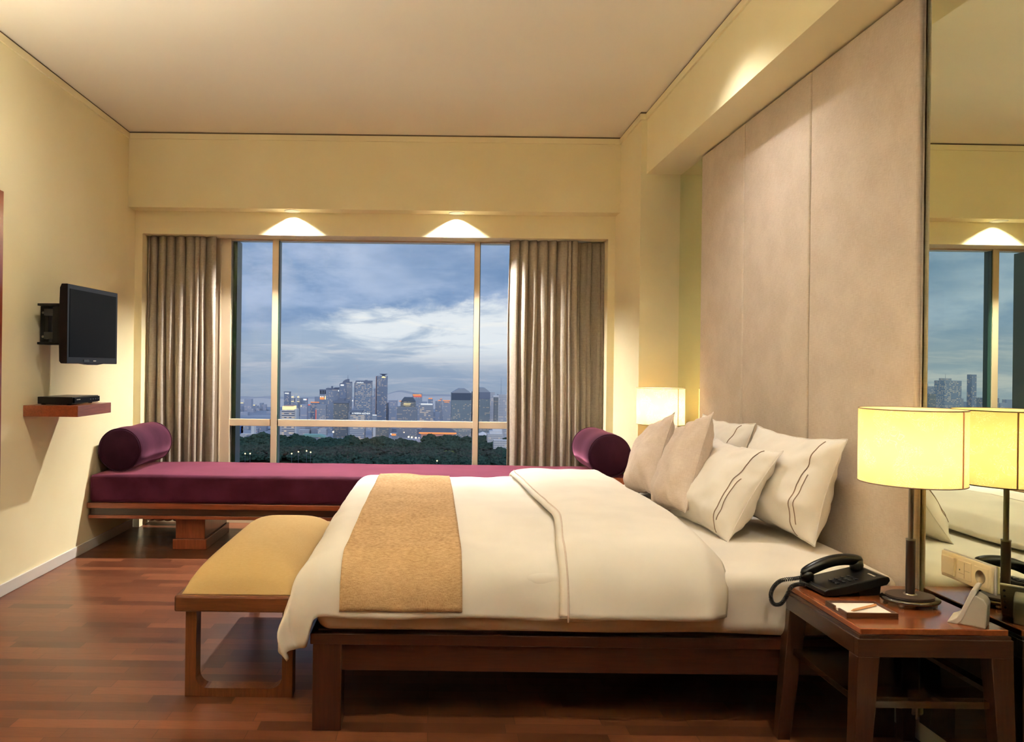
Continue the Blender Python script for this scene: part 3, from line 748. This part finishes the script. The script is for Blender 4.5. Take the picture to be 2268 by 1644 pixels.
# ---------------------------------------------------------------- socket and switch plate on the mirror
pz = .650
pt = thing('socket_plate', 'cream three-gang switch and socket plate fixed on the mirror', 'socket plate', (XM+.004, 2.270, pz), math.radians(.55))
MB().box(-.014, -.004, 0, .222, -.041, .041).build('cover_plate', M['switch'], pt, bevel=.004)
MB().box(-.003, -.0005, -.004, .226, -.043, .043).build('gasket', M['grey_l'], pt, bevel=.001)
MB().box(-.022, -.013, .152, .212, -.030, .030).build('rocker_switch', M['switch'], pt, bevel=.004)
MB().box(-.0165, -.013, .083, .140, -.029, .029).build('push_button_module', M['switch'], pt, bevel=.002)
g2 = MB(); g2.box(-.0172, -.0160, .111, .1118, -.024, .024); g2.box(-.0172, -.0160, .088, .111, 0, .001); g2.box(-.0172, -.0160, .1118, .136, -.012, -.011)
g2.build('button_gap', M['switch_d'], pt); MB().box(-.0175, -.016, .130, .133, -.003, .001).build('indicator', M['green'], pt)
MB().box(-.0165, -.013, .012, .070, -.029, .029).build('socket_module', M['switch'], pt, bevel=.002)
MB().lathe([(.021, -.0185), (.0195, -.0190), (.0195, -.0155), (0, -.0150)], 32, (0, .041, 0), 'x').build('socket_recess', M['switch_d'], pt, True)
# ================================================================ the city beyond the window
GZ = EYE - 150.0
def facade(name, wallc, glassc, thr, wx=3.2, wz=3.8, bright=1.2, band=False, litc='#ffd79a', vfill=.62, hfill=.6):
    m = bpy.data.materials.new(name); m.use_nodes = True; t = NT(m.node_tree); b = bsdf(m)
    tc = t.n('ShaderNodeTexCoord'); s = t.n('ShaderNodeSeparateXYZ', i={0: tc.outputs['Object']}); oi = t.n('ShaderNodeObjectInfo')
    wx *= .62; wz *= .86
    u = t.m('DIVIDE', t.m('ADD', s.outputs[0], s.outputs[1]), wx); v = t.m('DIVIDE', s.outputs[2], wz)
    cu, cv = t.m('FLOOR', u), t.m('FLOOR', v)
    fu, fv = t.m('SUBTRACT', u, cu), t.m('SUBTRACT', v, cv)
    iu = t.m('LESS_THAN', t.m('ABSOLUTE', t.m('SUBTRACT', fu, .5)), .5 if band else hfill/2); iv = t.m('LESS_THAN', t.m('ABSOLUTE', t.m('SUBTRACT', fv, .5)), vfill/2)
    g = t.n('ShaderNodeNewGeometry'); gs = t.n('ShaderNodeSeparateXYZ', i={0: g.outputs['Normal']})
    side = t.m('LESS_THAN', t.m('ABSOLUTE', gs.outputs[2]), .5)
    win = t.m('MULTIPLY', t.m('MULTIPLY', iu, iv), side)
    cell = t.n('ShaderNodeCombineXYZ', i={0: t.m('FLOOR', t.m('DIVIDE', u, 1.6)), 1: cv, 2: t.m('MULTIPLY', oi.outputs['Random'], 91)}).outputs[0]
    r = t.n('ShaderNodeTexWhiteNoise', noise_dimensions='3D', i={0: cell}).outputs[0]
    row = t.n('ShaderNodeTexWhiteNoise', noise_dimensions='1D', i={'W': t.m('ADD', cv, t.m('MULTIPLY', oi.outputs['Random'], 57))}).outputs[0]
    lit = t.m('MULTIPLY', t.m('GREATER_THAN', t.m('ADD', r, t.m('MULTIPLY', t.ss(row, .7, 1.0), .35)), thr), win)
    t.link(t.mix(win, lin(wallc), lin(glassc)), b.inputs['Base Color'])
    b.inputs['Roughness'].default_value = .8; b.inputs['Specular IOR Level'].default_value = .2
    b.inputs['Emission Color'].default_value = lin(litc)
    t.link(t.m('MULTIPLY', lit, t.m('ADD', .12, t.m('MULTIPLY', r, bright*.42))), b.inputs['Emission Strength'])
    return m
FC = {  # aerial haze is put into these pale bluish facade colours
 'haze': facade('haze_tinted_concrete', '#a8b4ca', '#9eaac2', .95, 4, 4, .4),
 'haze2': facade('haze_tinted_blue', '#9caac0', '#8e9eb8', .95, 4, 4, .5),
 'blue': facade('blue_glass_tower', '#9caabe', '#8c9cb4', .89, 3, 4, .6),
 'blued': facade('dark_blue_glass', '#8a9ab2', '#7888a4', .86, 3, 4, .7),
 'bright': facade('lit_office_glass', '#92a2b8', '#70849e', .70, 2.4, 4.4, .9, vfill=.36, hfill=.9),
 'grey': facade('grey_concrete_tower', '#a4aebe', '#8896aa', .90, 3, 3.8, .6),
 'dark': facade('dark_grey_tower', '#808a94', '#6a7684', .80, 3, 3.8, .5, vfill=.4, hfill=.7),
 'whiteband': facade('white_banded_office', '#dcdce0', '#54607a', .85, 5, 4.6, .9, True, vfill=.5),
 'greyband': facade('grey_banded_office', '#b8c0cc', '#8694aa', .90, 5, 4.2, .7, True, vfill=.5),
 'grid': facade('teal_grid_tower', '#8c9ca8', '#687c8e', .88, 3, 3.4, .5, hfill=.6),
 'dots': facade('chequered_tower', '#94a0b2', '#5c6c80', .94, 2.2, 3.0, .6),
 'white': facade('white_block', '#cad0da', '#8e9ab0', .94, 4, 4, .6),
 'low': facade('low_blocks', '#98a4b8', '#7c8aa0', .91, 4, 4, .8, litc='#ffb98a'),
}
PL = {k: mat('city_'+k, c, .8) for k, c in dict(slate='#72809a', pale='#cbd3df', teal='#84b4b6', roof='#56667e', pink='#c8aeb0', brick='#a8949c', grey='#94a2b6', dark='#4c5c74').items()}  # plain city colours, lightened by the same painted haze
E = {'w': emis('white_sign', '#ffffff', 1.5), 'o': emis('orange_light', '#ff9d62', 1.2), 'y': emis('warm_light', '#ffe0a4', 1.6), 'r': emis('red_sign', '#ff7d70', .9), 's': emis('street_lamp_glow', '#ffd9a0', 6)}
class Bld:
    """a building with its facade box as first part; px/py are read off at distance D"""
    def __init__(s, x0, x1, top, D, label, fac='blue', depth=None, cat='building', group=None, mirror=False, name='office_tower'):
        s.D = D; s.m = mirror
        def X(px, py):
            p = at(px, py, D); return p.x, p.z
        s.X0 = X(x0, top)[0]; s.X1 = X(x1, top)[0]; s.zt = X((x0+x1)/2, top)[1]
        if mirror: s.off = mirror*D
        else: s.off = 0
        s.cx = (s.X0+s.X1)/2; s.w = s.X1-s.X0; s.d = depth or max(18, min(40, s.w)); s.H = s.zt-GZ
        s.t = thing(name, label, cat, (s.cx+s.off, D+s.d/2, GZ), 0, group)
        MB().box(-s.w/2, s.w/2, -s.d/2, s.d/2, 0, s.H).build('tower_body', FC[fac], s.t)
    def loc(s, px, py):
        p = at(px, py, s.D); return p.x-s.cx, p.z-GZ
    def box(s, x0, x1, y0, y1, m, name, out=.6, back=None):
        a, zb = s.loc(x0, y1); c, zt = s.loc(x1, y0)
        MB().box(a, c, -s.d/2-out, (s.d/2 if back is None else -s.d/2+back), zb, zt).build(name, m, s.t); return s
    def sign(s, x0, x1, y0, y1, m, name='lit_sign'): return s.box(x0, x1, y0, y1, m, name, .8, .2)
    def mast(s, px, y0, y1, r=.5):
        a, zb = s.loc(px, y1); _, zt = s.loc(px, y0)
        MB().tube([(a, 0, zb-1), (a, 0, zt)], [r, r*.4], 6).build('mast', PL['slate'], s.t); return s
    def text(s, txt, x0, y0, y1, m, D=None):
        a, zb = s.loc(x0, y1); _, zt = s.loc(x0, y0)
        cu = bpy.data.curves.new('sign_text', 'FONT'); cu.body = txt; cu.size = (zt-zb)*1.25; cu.extrude = .3
        tmp = bpy.data.objects.new('tmp', cu); me = bpy.data.meshes.new_from_object(tmp); bpy.data.objects.remove(tmp); me.materials.clear(); me.materials.append(m)
        o = bpy.data.objects.new('sign_text', me); C.objects.link(o); o.parent = s.t; o.location = (a, -s.d/2-1.2, zb); o.rotation_euler = (math.pi/2, 0, 0); return s
def towers(mx=False):
    """the cluster of skyscrapers; built once straight out of the window"""
    pass
B = Bld
B(629, 642, 869, 2350, 'slim dark blue tower left of the twin spires, white sign at its top', 'blued').sign(631, 640, 870.5, 872, E['w']).box(628.5, 642.5, 868, 869.5, PL['slate'], 'parapet')
for a, b_, cx_, lb in ((644, 652, 648, 'left one of the twin pointed towers left of the skyline centre'), (657, 664, 660.5, 'right one of the twin pointed towers left of the skyline centre')):
    q = B(a, b_, 882, 2300, lb, 'grey'); x, z0 = q.loc(cx_, 882); _, z1 = q.loc(cx_, 871)
    MB().lathe([(0, z1), (.6, z1-6), (3.6, z0+6), (5.2, z0), (0, z0)], 8, (x, 0, 0)).build('spire', E['y'] if False else PL['pale'], q.t); q.sign(a+1.5, b_-1.5, 878.5, 880.5, E['y'], 'spire_lights')
    q.sign(a+1, b_-1, 889, 890, E['y'], 'lit_band')
B(651, 659, 891, 2280, 'low hazy block between the twin pointed towers', 'haze2')
B(666, 680, 882, 2320, 'hazy block with a small red and white sign, right of the twin spires', 'haze2').sign(672, 679, 884, 886.5, E['w']).sign(679, 680, 884, 886.5, E['r'], 'red_sign_end')
B(665, 680, 896, 2050, 'shorter grey block with blue-green lights before the twin spires', 'haze').sign(666, 668, 898, 901, E['y'])
B(681, 690, 897, 2200, 'small block with a glowing orange corner sign', 'haze2').sign(681, 687, 896, 898, E['r'])
q = B(618, 625, 911, 1630, 'narrow pale wing left of the white banded office', 'white'); 
q = B(624, 652, 908, 1560, 'white banded office block with a floodlit top floor', 'whiteband', 34, name='office_block')
q.box(625, 650, 900.5, 908, E['y'], 'floodlit_storey', -1.5).box(628, 648, 898.5, 900.5, PL['brick'], 'roof_plant', -3).box(650, 656, 907, 972, PL['pale'], 'side_wing', -4)
q = B(688, 706, 892, 2080, 'dark blue block with an orange lit parapet', 'blued'); q.sign(688, 707, 890.5, 892, E['o'], 'lit_parapet')
q.sign(699, 703, 908, 930, E['r'], 'pink_lit_strip')
B(697, 707, 879, 2420, 'hazy slab behind the orange-edged dark block', 'haze2')
q = B(707.5, 722, 873, 2250, 'tower with an open columned crown and an orange screen', 'blue')
q.box(707.5, 722, 863, 865, PL['slate'], 'crown_beam')
for px in (708, 711.5, 715, 718.5, 721): q.box(px, px+1, 865, 873, PL['slate'], 'crown_column')
q.sign(708.5, 718, 880, 885, E['o'], 'orange_screen').sign(719.5, 721.5, 877.5, 885, E['y'], 'lit_edge').sign(709, 712, 878.3, 880, E['w']).sign(714, 716.5, 878.3, 880, E['w'])
B(701, 722, 897, 1950, 'pale grey gridded block in front of the columned-crown tower', 'grey')
q = B(722, 750, 862, 2150, 'broad flat-topped blue tower with a roof mast, left of the antenna tower', 'blue'); q.box(722, 750, 860.5, 863, PL['slate'], 'parapet').box(740, 749.5, 858.8, 861, PL['slate'], 'roof_plant').box(733.5, 737, 855.5, 861, PL['slate'], 'water_tank', 0, 8).mast(724.5, 857, 861).sign(749, 751, 864.5, 867, E['w'], 'beacon')
q = B(752, 766, 851, 2120, 'blue tower with a rounded shoulder and a lit logo', 'blued'); x0, z0 = q.loc(752, 851); x1, _ = q.loc(766, 851); 
MB().prism([(x0+(x1-x0)*(.5-.5*math.cos(math.pi*k/12)), z0+3.5*math.sin(math.pi*k/12)) for k in range(13)], -q.d/2, q.d/2, 'y').build('rounded_roof', PL['slate'], q.t); q.sign(754.5, 761.5, 852, 854.5, E['w'], 'lit_logo')
q = B(765, 779, 848, 2180, 'stepped tower with a curved crown and an antenna', 'grey'); q.box(773, 779, 846, 848, PL['slate'], 'parapet')
x0, z0 = q.loc(758, 848); x1, _ = q.loc(772.5, 848); _, zz = q.loc(765, 839.5)
MB().prism([(x0, z0-8), (x0, z0), (x0+(x1-x0)*.15, z0+(zz-z0)*.45), (x0+(x1-x0)*.45, z0+(zz-z0)*.8), (x0+(x1-x0)*.9, zz), (x1, zz-1), (x1, z0-8)], -q.d/2+3, q.d/2, 'y').build('curved_crown', PL['slate'], q.t); q.mast(770, 831, 840, .7)
q = B(787, 822.5, 846, 1900, 'tall office tower, many floors lit, white rooftop name', 'bright', 40); q.box(787.5, 822.5, 844, 849, PL['slate'], 'sign_band').box(808, 813.5, 842.3, 844.5, PL['slate'], 'roof_plant', 0, 10).box(784, 787.5, 848, 900, PL['slate'], 'side_shaft', -6).text('IndoPark', 790, 845.6, 849, E['w'])
q = B(835, 857, 833, 2000, 'tallest skyscraper, with a flying-saucer disc above its roof', 'blued', 36)
x, z0 = q.loc(848.5, 833); _, z1 = q.loc(848.5, 829); MB().lathe([(0, z0-1), (4.5, z0-1), (3.5, z0+2), (10.5, z1), (10.5, z1+.8), (0, z1+.8)], 28, (x, 0, 0)).build('roof_disc', PL['slate'], q.t)
q.sign(845.5, 854, 835.3, 837, E['y'], 'lit_crest').sign(847.5, 851.5, 834, 835.5, E['y'], 'lit_crest').box(831, 833.2, 833.5, 925, PL['pink'], 'pink_fin', -4).box(833.2, 835, 835, 925, PL['pale'], 'pale_fin', -5).box(857, 860, 893, 970, PL['slate'], 'podium_wing', -3)  # fin left of the shaft in plain pink
for px in (842, 849): q.box(px, px+.5, 839, 925, PL['grey'], 'facade_rib', .5, 1)
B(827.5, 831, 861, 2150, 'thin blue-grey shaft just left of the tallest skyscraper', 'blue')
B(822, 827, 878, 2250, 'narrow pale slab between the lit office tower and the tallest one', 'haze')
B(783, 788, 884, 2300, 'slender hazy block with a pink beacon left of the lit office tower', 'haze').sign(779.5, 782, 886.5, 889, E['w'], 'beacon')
q = B(739, 769, 893, 1620, 'dark grey stepped tower standing in front of the skyline', 'dark', 36); q.box(736.5, 771.5, 888.5, 893, PL['slate'], 'overhanging_cap', 1.5).box(747, 762, 883, 888.5, PL['slate'], 'lift_house', -6)
q = B(775, 807, 919, 1540, 'banded low tower with a white lit name on its dark top', 'greyband', 34, name='office_block'); q.box(777, 802, 910, 919, PL['slate'], 'sign_band').text('A WISMA ANTARA', 780, 913.4, 917.2, E['w']).box(770.5, 775, 914, 972, PL['grey'], 'side_shaft', -5)
q = B(824, 834, 921, 1560, 'pale low-rise slab with a white lit cap left of the tallest skyscraper', 'haze2', name='office_block'); q.sign(825, 834, 919, 920.2, E['w'])
B(832, 860, 946, 1520, 'dark low block at the foot of the tallest skyscraper', 'dark', name='office_block').box(826, 832, 946, 970, PL['pale'], 'white_wing', 0)
B(860, 880, 887, 2250, 'pale hazy block with a light blue roofline', 'haze').box(859, 880.5, 886, 887.2, PL['pale'], 'roof_edge')
B(863, 876, 902, 2000, 'round-shouldered grey-blue tower right of the tallest skyscraper', 'haze2')
q = B(879, 924, 902, 1640, 'chequered dark block with a hipped roof right of centre', 'dots', 40, name='office_block'); q.box(887, 920, 890, 902, FC['dark'], 'upper_storeys', -3)
x0, z0 = q.loc(887, 890); x1, _ = q.loc(920, 890); _, zz = q.loc(900, 881); MB().prism([(x0, z0), (x0+(x1-x0)*.22, zz), (x0+(x1-x0)*.80, zz), (x1, z0)], -q.d/2+3, q.d/2, 'y').build('hipped_roof', PL['roof'], q.t); q.sign(894, 910, 894, 894.8, E['y'], 'lit_floor').sign(894, 909, 896.8, 897.5, E['y'], 'lit_floor').sign(884, 889, 888, 889.3, E['o'])
q = B(913.5, 935, 872, 2200, 'blue block with a big orange rooftop billboard', 'blue'); q.sign(914.5, 933.5, 874, 876.5, E['o'], 'billboard').sign(916, 934, 877.5, 879.5, E['r'], 'billboard')
q = B(928, 960, 896, 1800, 'pale banded office with a white lit roofline', 'greyband', 30); q.sign(932, 958, 894.6, 896.3, E['w'], 'lit_roofline')
q = B(948, 959, 884, 2350, 'hazy tower with glowing orange domes', 'haze2')
for px in (951, 955.5): x, z = q.loc(px, 884); MB().lathe([(3, z), (2.4, z+2.5), (0, z+4)], 12, (x, -q.d/2+4, 0)).build('glowing_dome', E['o'], q.t)
B(964, 980, 889, 2250, 'hazy slab with scattered warm lights, right of the domed tower', 'grey').sign(970, 977, 886.5, 888, E['o'])
B(974, 980, 884, 2300, 'slender hazy tower with an orange crown left of the gap', 'haze2').sign(975, 979, 883, 884, E['o'])
B(981, 998, 888, 2180, 'hazy block with orange lit top floors beside the octagonal tower', 'grey').sign(981, 997, 887, 888.2, E['o']).sign(984, 995, 890.5, 891.5, E['o'])
B(964, 974, 914, 1900, 'small pale teal block before the hazy slabs', 'haze2', name='office_block')
for x0p, x1p, tp, lb in ((1000, 1044, 871, 'left big octagonal tower with a dark teal top, behind the right mullion'), (1047, 1085.5, 869, 'right big octagonal tower with a dark teal top, behind the right mullion')):
    q = B(x0p, x1p, tp, 1600, lb, 'grid', 44); q.box(x0p, x1p, tp, tp+15, PL['dark'] if x0p < 1010 else PL['teal'] if False else PL['slate'], 'dark_top', .3)
    x0, z0 = q.loc(x0p, tp); x1, _ = q.loc(x1p, tp); _, zz = q.loc((x0p+x1p)/2, tp-10); MB().prism([(x0, z0), (x0+(x1-x0)*.18, z0+(zz-z0)*.5), (x0+(x1-x0)*.38, zz), (x0+(x1-x0)*.68, zz), (x0+(x1-x0)*.88, z0+(zz-z0)*.45), (x1, z0)], -q.d/2, q.d/2, 'y').build('sloped_roof', PL['grey'], q.t)
B(1086, 1096, 869, 1750, 'white slab just right of the octagonal towers', 'white', name='apartment_block')
q = B(1095, 1104, 878, 1560, 'dark shaft with a white cap beside the curtain', 'dark'); q.box(1092.5, 1105, 876.5, 880, PL['pale'], 'white_cap'); q.box(1103, 1105, 880, 960, PL['pale'], 'white_pier')
B(1104, 1135, 874, 1650, 'white stepped block half hidden by the right curtain', 'white', name='apartment_block').mast(1111, 838, 874, .4)
# foreground buildings by the park
q = B(531, 588, 962, 1500, 'long low white hall at the park edge, far left of the view', 'white', 20, name='hall'); q.box(546, 580, 964.5, 980, PL['slate'], 'dark_gable', 1.5).box(554, 575, 975.5, 978, PL['pale'], 'white_canopy', 6).box(555, 562, 943, 962, PL['pale'], 'tower_stub', -4)
q = B(524, 534, 945, 1640, 'small vivid blue block at the far left of the view', 'low', name='house'); q.box(524, 534, 945, 962, mat('vivid_blue', '#315a9c', .8), 'blue_wall', .3)
q = B(662, 728, 967, 1490, 'low hall with a teal roof behind the park trees', 'low', 26, name='hall'); x0, z0 = q.loc(664, 967); x1, _ = q.loc(728, 967); MB().prism([(x0, z0), (x0+6, z0+3.5), (x1-18, z0+3.5), (x1, z0-2)], -q.d/2-1, q.d/2, 'y').build('teal_roof', PL['teal'], q.t)
q = B(704, 723, 951, 1600, 'small white cubic building above the teal-roofed hall', 'white', name='house')
q = B(662, 684, 953, 1640, 'white stepped houses right of the banded office', 'white', name='house')
q = B(932, 1008, 960, 1470, 'wide temple-roofed hall outlined by an orange eave light', 'low', 50, name='pavilion_hall')
x0, z0 = q.loc(927, 960); x1, _ = q.loc(1012, 960); _, zz = q.loc(970, 947); n_ = x1-x0
MB().add([(x0, -q.d/2-3, z0), (x1, -q.d/2-3, z0), (x1, q.d/2+3, z0), (x0, q.d/2+3, z0), (x0+n_*.17, -4, zz), (x1-n_*.22, -4, zz), (x1-n_*.22, 4, zz), (x0+n_*.17, 4, zz)], [(0,1,5,4),(1,2,6,5),(2,3,7,6),(3,0,4,7),(4,5,6,7),(0,3,2,1)]).build('hipped_roof', PL['roof'], q.t)
q.box(928, 1011, 958.6, 960.4, E['o'], 'lit_eave', 3.4, .6); q.box(933, 1007, 961, 975, PL['pink'], 'pink_wall', .4)
q = B(1059, 1081, 967, 1440, 'small white pavilion with a tented roof near the right mullion', 'low', 18, name='pavilion'); x0, z0 = q.loc(1056, 964); x1, _ = q.loc(1084, 964); _, zz = q.loc(1070, 957)
MB().add([(x0, -12, z0), (x1, -12, z0), (x1, 12, z0), (x0, 12, z0), ((x0+x1)/2, 0, zz)], [(0,1,4),(1,2,4),(2,3,4),(3,0,4),(0,3,2,1)]).build('tented_roof', PL['pale'], q.t)
q = B(1080, 1113, 962, 1330, 'white terraced apartment block at the lower right by the curtain', 'white', 26, name='apartment_block'); q.box(1085, 1113, 956, 962, PL['pale'], 'terrace', -4).box(1092, 1113, 951, 956, PL['pale'], 'terrace', -8)
q = B(1094, 1125, 976, 1240, 'white gridded building nearest the right curtain', 'white', 20, name='apartment_block')
q = B(868, 880, 960, 1500, 'small glowing red-orange building left of the temple-roofed hall', 'low', 16, name='house'); q.sign(867, 877, 961, 965, E['o'], 'glowing_front').sign(865, 867, 960, 963, E['w'], 'bright_lamp')
# anonymous far blocks lining the horizon
rnd = random.Random(11)
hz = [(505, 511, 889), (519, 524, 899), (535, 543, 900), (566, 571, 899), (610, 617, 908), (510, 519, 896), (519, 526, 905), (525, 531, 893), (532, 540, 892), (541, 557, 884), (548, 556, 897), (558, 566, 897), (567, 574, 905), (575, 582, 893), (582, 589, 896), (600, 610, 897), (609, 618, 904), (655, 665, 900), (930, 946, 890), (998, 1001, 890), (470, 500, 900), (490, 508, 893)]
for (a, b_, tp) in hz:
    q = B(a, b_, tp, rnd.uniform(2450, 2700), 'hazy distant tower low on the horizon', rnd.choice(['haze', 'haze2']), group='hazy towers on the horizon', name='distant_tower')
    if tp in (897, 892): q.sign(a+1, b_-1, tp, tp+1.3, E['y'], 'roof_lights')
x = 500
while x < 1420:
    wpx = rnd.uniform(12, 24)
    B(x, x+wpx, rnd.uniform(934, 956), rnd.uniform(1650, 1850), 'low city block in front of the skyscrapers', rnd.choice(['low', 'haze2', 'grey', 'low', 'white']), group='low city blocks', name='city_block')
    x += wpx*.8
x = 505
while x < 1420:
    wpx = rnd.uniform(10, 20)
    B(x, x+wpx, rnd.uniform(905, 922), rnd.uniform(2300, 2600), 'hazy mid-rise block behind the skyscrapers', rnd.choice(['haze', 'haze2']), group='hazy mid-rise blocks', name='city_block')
    x += wpx*.9
# districts further left, seen only in the mirror
def mir(x0, x1, top, D, label, fac, grp=None):
    # mirror pixel m shows the direction at pixel 957-(m-957) on the other side
    return B(2*957-x1, 2*957-x0, top, D, label, fac, None, 'building', grp)
q = mir(2103, 2133, 829, 2000, 'grey-blue flat tower seen in the mirror, left of the rounded one', 'blue')
q = mir(2103+0, 2118, 846, 1700, 'dark stepped tower seen in the mirror in front of the others', 'dark')
q = mir(2103+33, 2131+22, 810, 2100, 'antenna tower seen in the mirror', 'grey'); q.mast(2*957-2145, 800, 810)
q = mir(2138+0, 2176, 815, 1900, 'brightly lit office tower seen in the mirror', 'bright')
q = mir(2199, 2210, 800, 2000, 'tallest tower seen in the mirror beside the mullion', 'blued')
q = mir(2232, 2262, 852, 1700, 'hipped dark block seen at the right of the mirror', 'dots')
q = mir(2060, 2078, 834, 2200, 'open-crowned tower seen in the mirror', 'blue')
q = mir(2078, 2100, 824, 2150, 'broad blue tower seen in the mirror', 'blue')
x = 1990
while x < 2420:
    wpx = rnd.uniform(12, 24)
    mir(x, x+wpx, rnd.uniform(852, 880), rnd.uniform(2000, 2500), 'hazy mid-rise block seen in the mirror', rnd.choice(['haze', 'haze2', 'grey']), 'mid-rise blocks seen in the mirror'); x += wpx*.85
# land, mountains, park
struct(MB().box(-3600, 1200, 900, 2800, GZ-4, GZ).build('ground', vary(mat('city_ground', rough=.95, spec=.1), '#8c9ab2', '#a0adc2', ns=.01)), 'grey-blue city ground far below')
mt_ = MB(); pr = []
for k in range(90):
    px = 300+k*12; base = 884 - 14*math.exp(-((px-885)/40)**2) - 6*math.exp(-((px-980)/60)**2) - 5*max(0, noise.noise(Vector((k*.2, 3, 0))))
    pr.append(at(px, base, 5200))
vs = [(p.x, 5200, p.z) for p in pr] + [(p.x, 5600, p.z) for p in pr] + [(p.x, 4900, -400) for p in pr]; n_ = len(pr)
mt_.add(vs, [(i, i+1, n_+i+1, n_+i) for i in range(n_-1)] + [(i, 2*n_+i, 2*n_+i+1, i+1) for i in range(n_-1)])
tag(mt_.build('mountain_ridge', mat('haze_tinted_mountain', '#b0b8c6', 1, 0, 0)), 'faint blue mountain ridge behind the skyline', 'mountain', kind='structure')  # haze put into the ridge colour, close to the sky tone
struct(MB().box(-420, -150, 1060, 1112, GZ, GZ+.4).build('road', mat('park_road', '#76839a', .8)), 'grey road at the near edge of the park')
tag(MB().box(-420, 220, 1112, 1480, GZ+.0, GZ+.6).build('park_lawn', mat('park_lawn', '#4c6048', .95), None), 'dark lawn of the park under the trees', 'lawn', kind='structure')
M['leaf'] = vary(mat('dark_leaves', rough=.95, spec=.05), '#223836', '#36504a', (1, 1, 1), .35, 4, .35, .65)
M['leaf2'] = vary(mat('light_leaves', rough=.95, spec=.05), '#48603f', '#5f7548', (1, 1, 1), .35, 4, .35, .65)
def crown_mesh(seed):
    import bmesh
    bm = bmesh.new(); bmesh.ops.create_icosphere(bm, subdivisions=4, radius=1)
    for v in bm.verts:
        d = v.co.copy(); k = 1+.30*noise.noise(d*1.6+Vector((seed, 0, 0)))+.22*noise.noise(d*4+Vector((seed, 3, 0)))+.12*noise.noise(d*9+Vector((seed, 5, 0)))
        v.co = d*k; v.co.z = v.co.z*.62
        if v.co.z < -.3: v.co.z = -.3-(abs(v.co.z)-.3)*.2
    for v in bm.verts: v.co = Vector((v.co.x*14, v.co.y*14, v.co.z*14+9.5))
    me = bpy.data.meshes.new('tree_crown'); bm.to_mesh(me); bm.free(); return me
crowns = [crown_mesh(s*7.3) for s in range(4)]
tk = MB().tube([(0, 0, 0), (.4, .2, 6), (0, 0, 9)], [.9, .6, .5], 7)
for i in range(4):
    crowns[i].materials.append(M['leaf'])
cnt = 0
yy = 1128
while yy < 1440:
    xx = -.285*yy
    while xx < .10*yy + 40:
        x, y = xx+rnd.uniform(-8, 8), yy+rnd.uniform(-8, 8)
        open_ = (x < -155 and y < 1165)
        if not open_ and cnt < 298:
            k = rnd.randrange(4); sc_ = rnd.uniform(.85, 1.3)
            light = 8 < x < 55 and 1180 < y < 1230
            o = thing('park_tree', 'light green tree among the dark park trees' if light else 'dark broad-crowned tree in the park beyond the window', 'tree', (x, y, GZ+.5), rnd.uniform(0, 6.28), 'light green park trees' if light else 'park trees')
            o.scale = (sc_, sc_, sc_*rnd.uniform(.8, 1.15))
            c = bpy.data.objects.new('crown', crowns[k]); C.objects.link(c); c.parent = o
            if light: c.material_slots[0].link = 'OBJECT'; c.material_slots[0].material = M['leaf2']
            cnt += 1
        xx += 25
    yy += 20 if yy < 1300 else 30
# park lamps
for (px, py) in ((520, 1005), (543, 1005), (554, 1005), (617, 971), (646, 1005), (661, 1001), (675, 968), (679, 999), (688, 1002), (738, 957), (905, 968), (912, 969), (921, 970), (928, 970), (945, 971), (965, 971), (895, 958), (1076, 975), (968, 1021), (849, 980)):
    D = 1100 if py > 990 else 1425
    p = at(px, py, D); r = 1.6 if (px, py) in ((617, 971), (905, 968), (912, 969), (921, 970), (738, 957)) else .9
    o = thing('park_lamp', 'lit street lamp glowing among the park trees', 'street lamp', (p.x, p.y, GZ), 0, 'park street lamps')
    MB().tube([(0, 0, 0), (0, 0, p.z-GZ)], .12, 5).build('post', PL['slate'], o)
    MB().lathe([(0, -r), (r*.7, -r*.7), (r, 0), (r*.7, r*.7), (0, r)], 10, (0, 0, p.z-GZ)).build('lamp_head', E['s'], o)
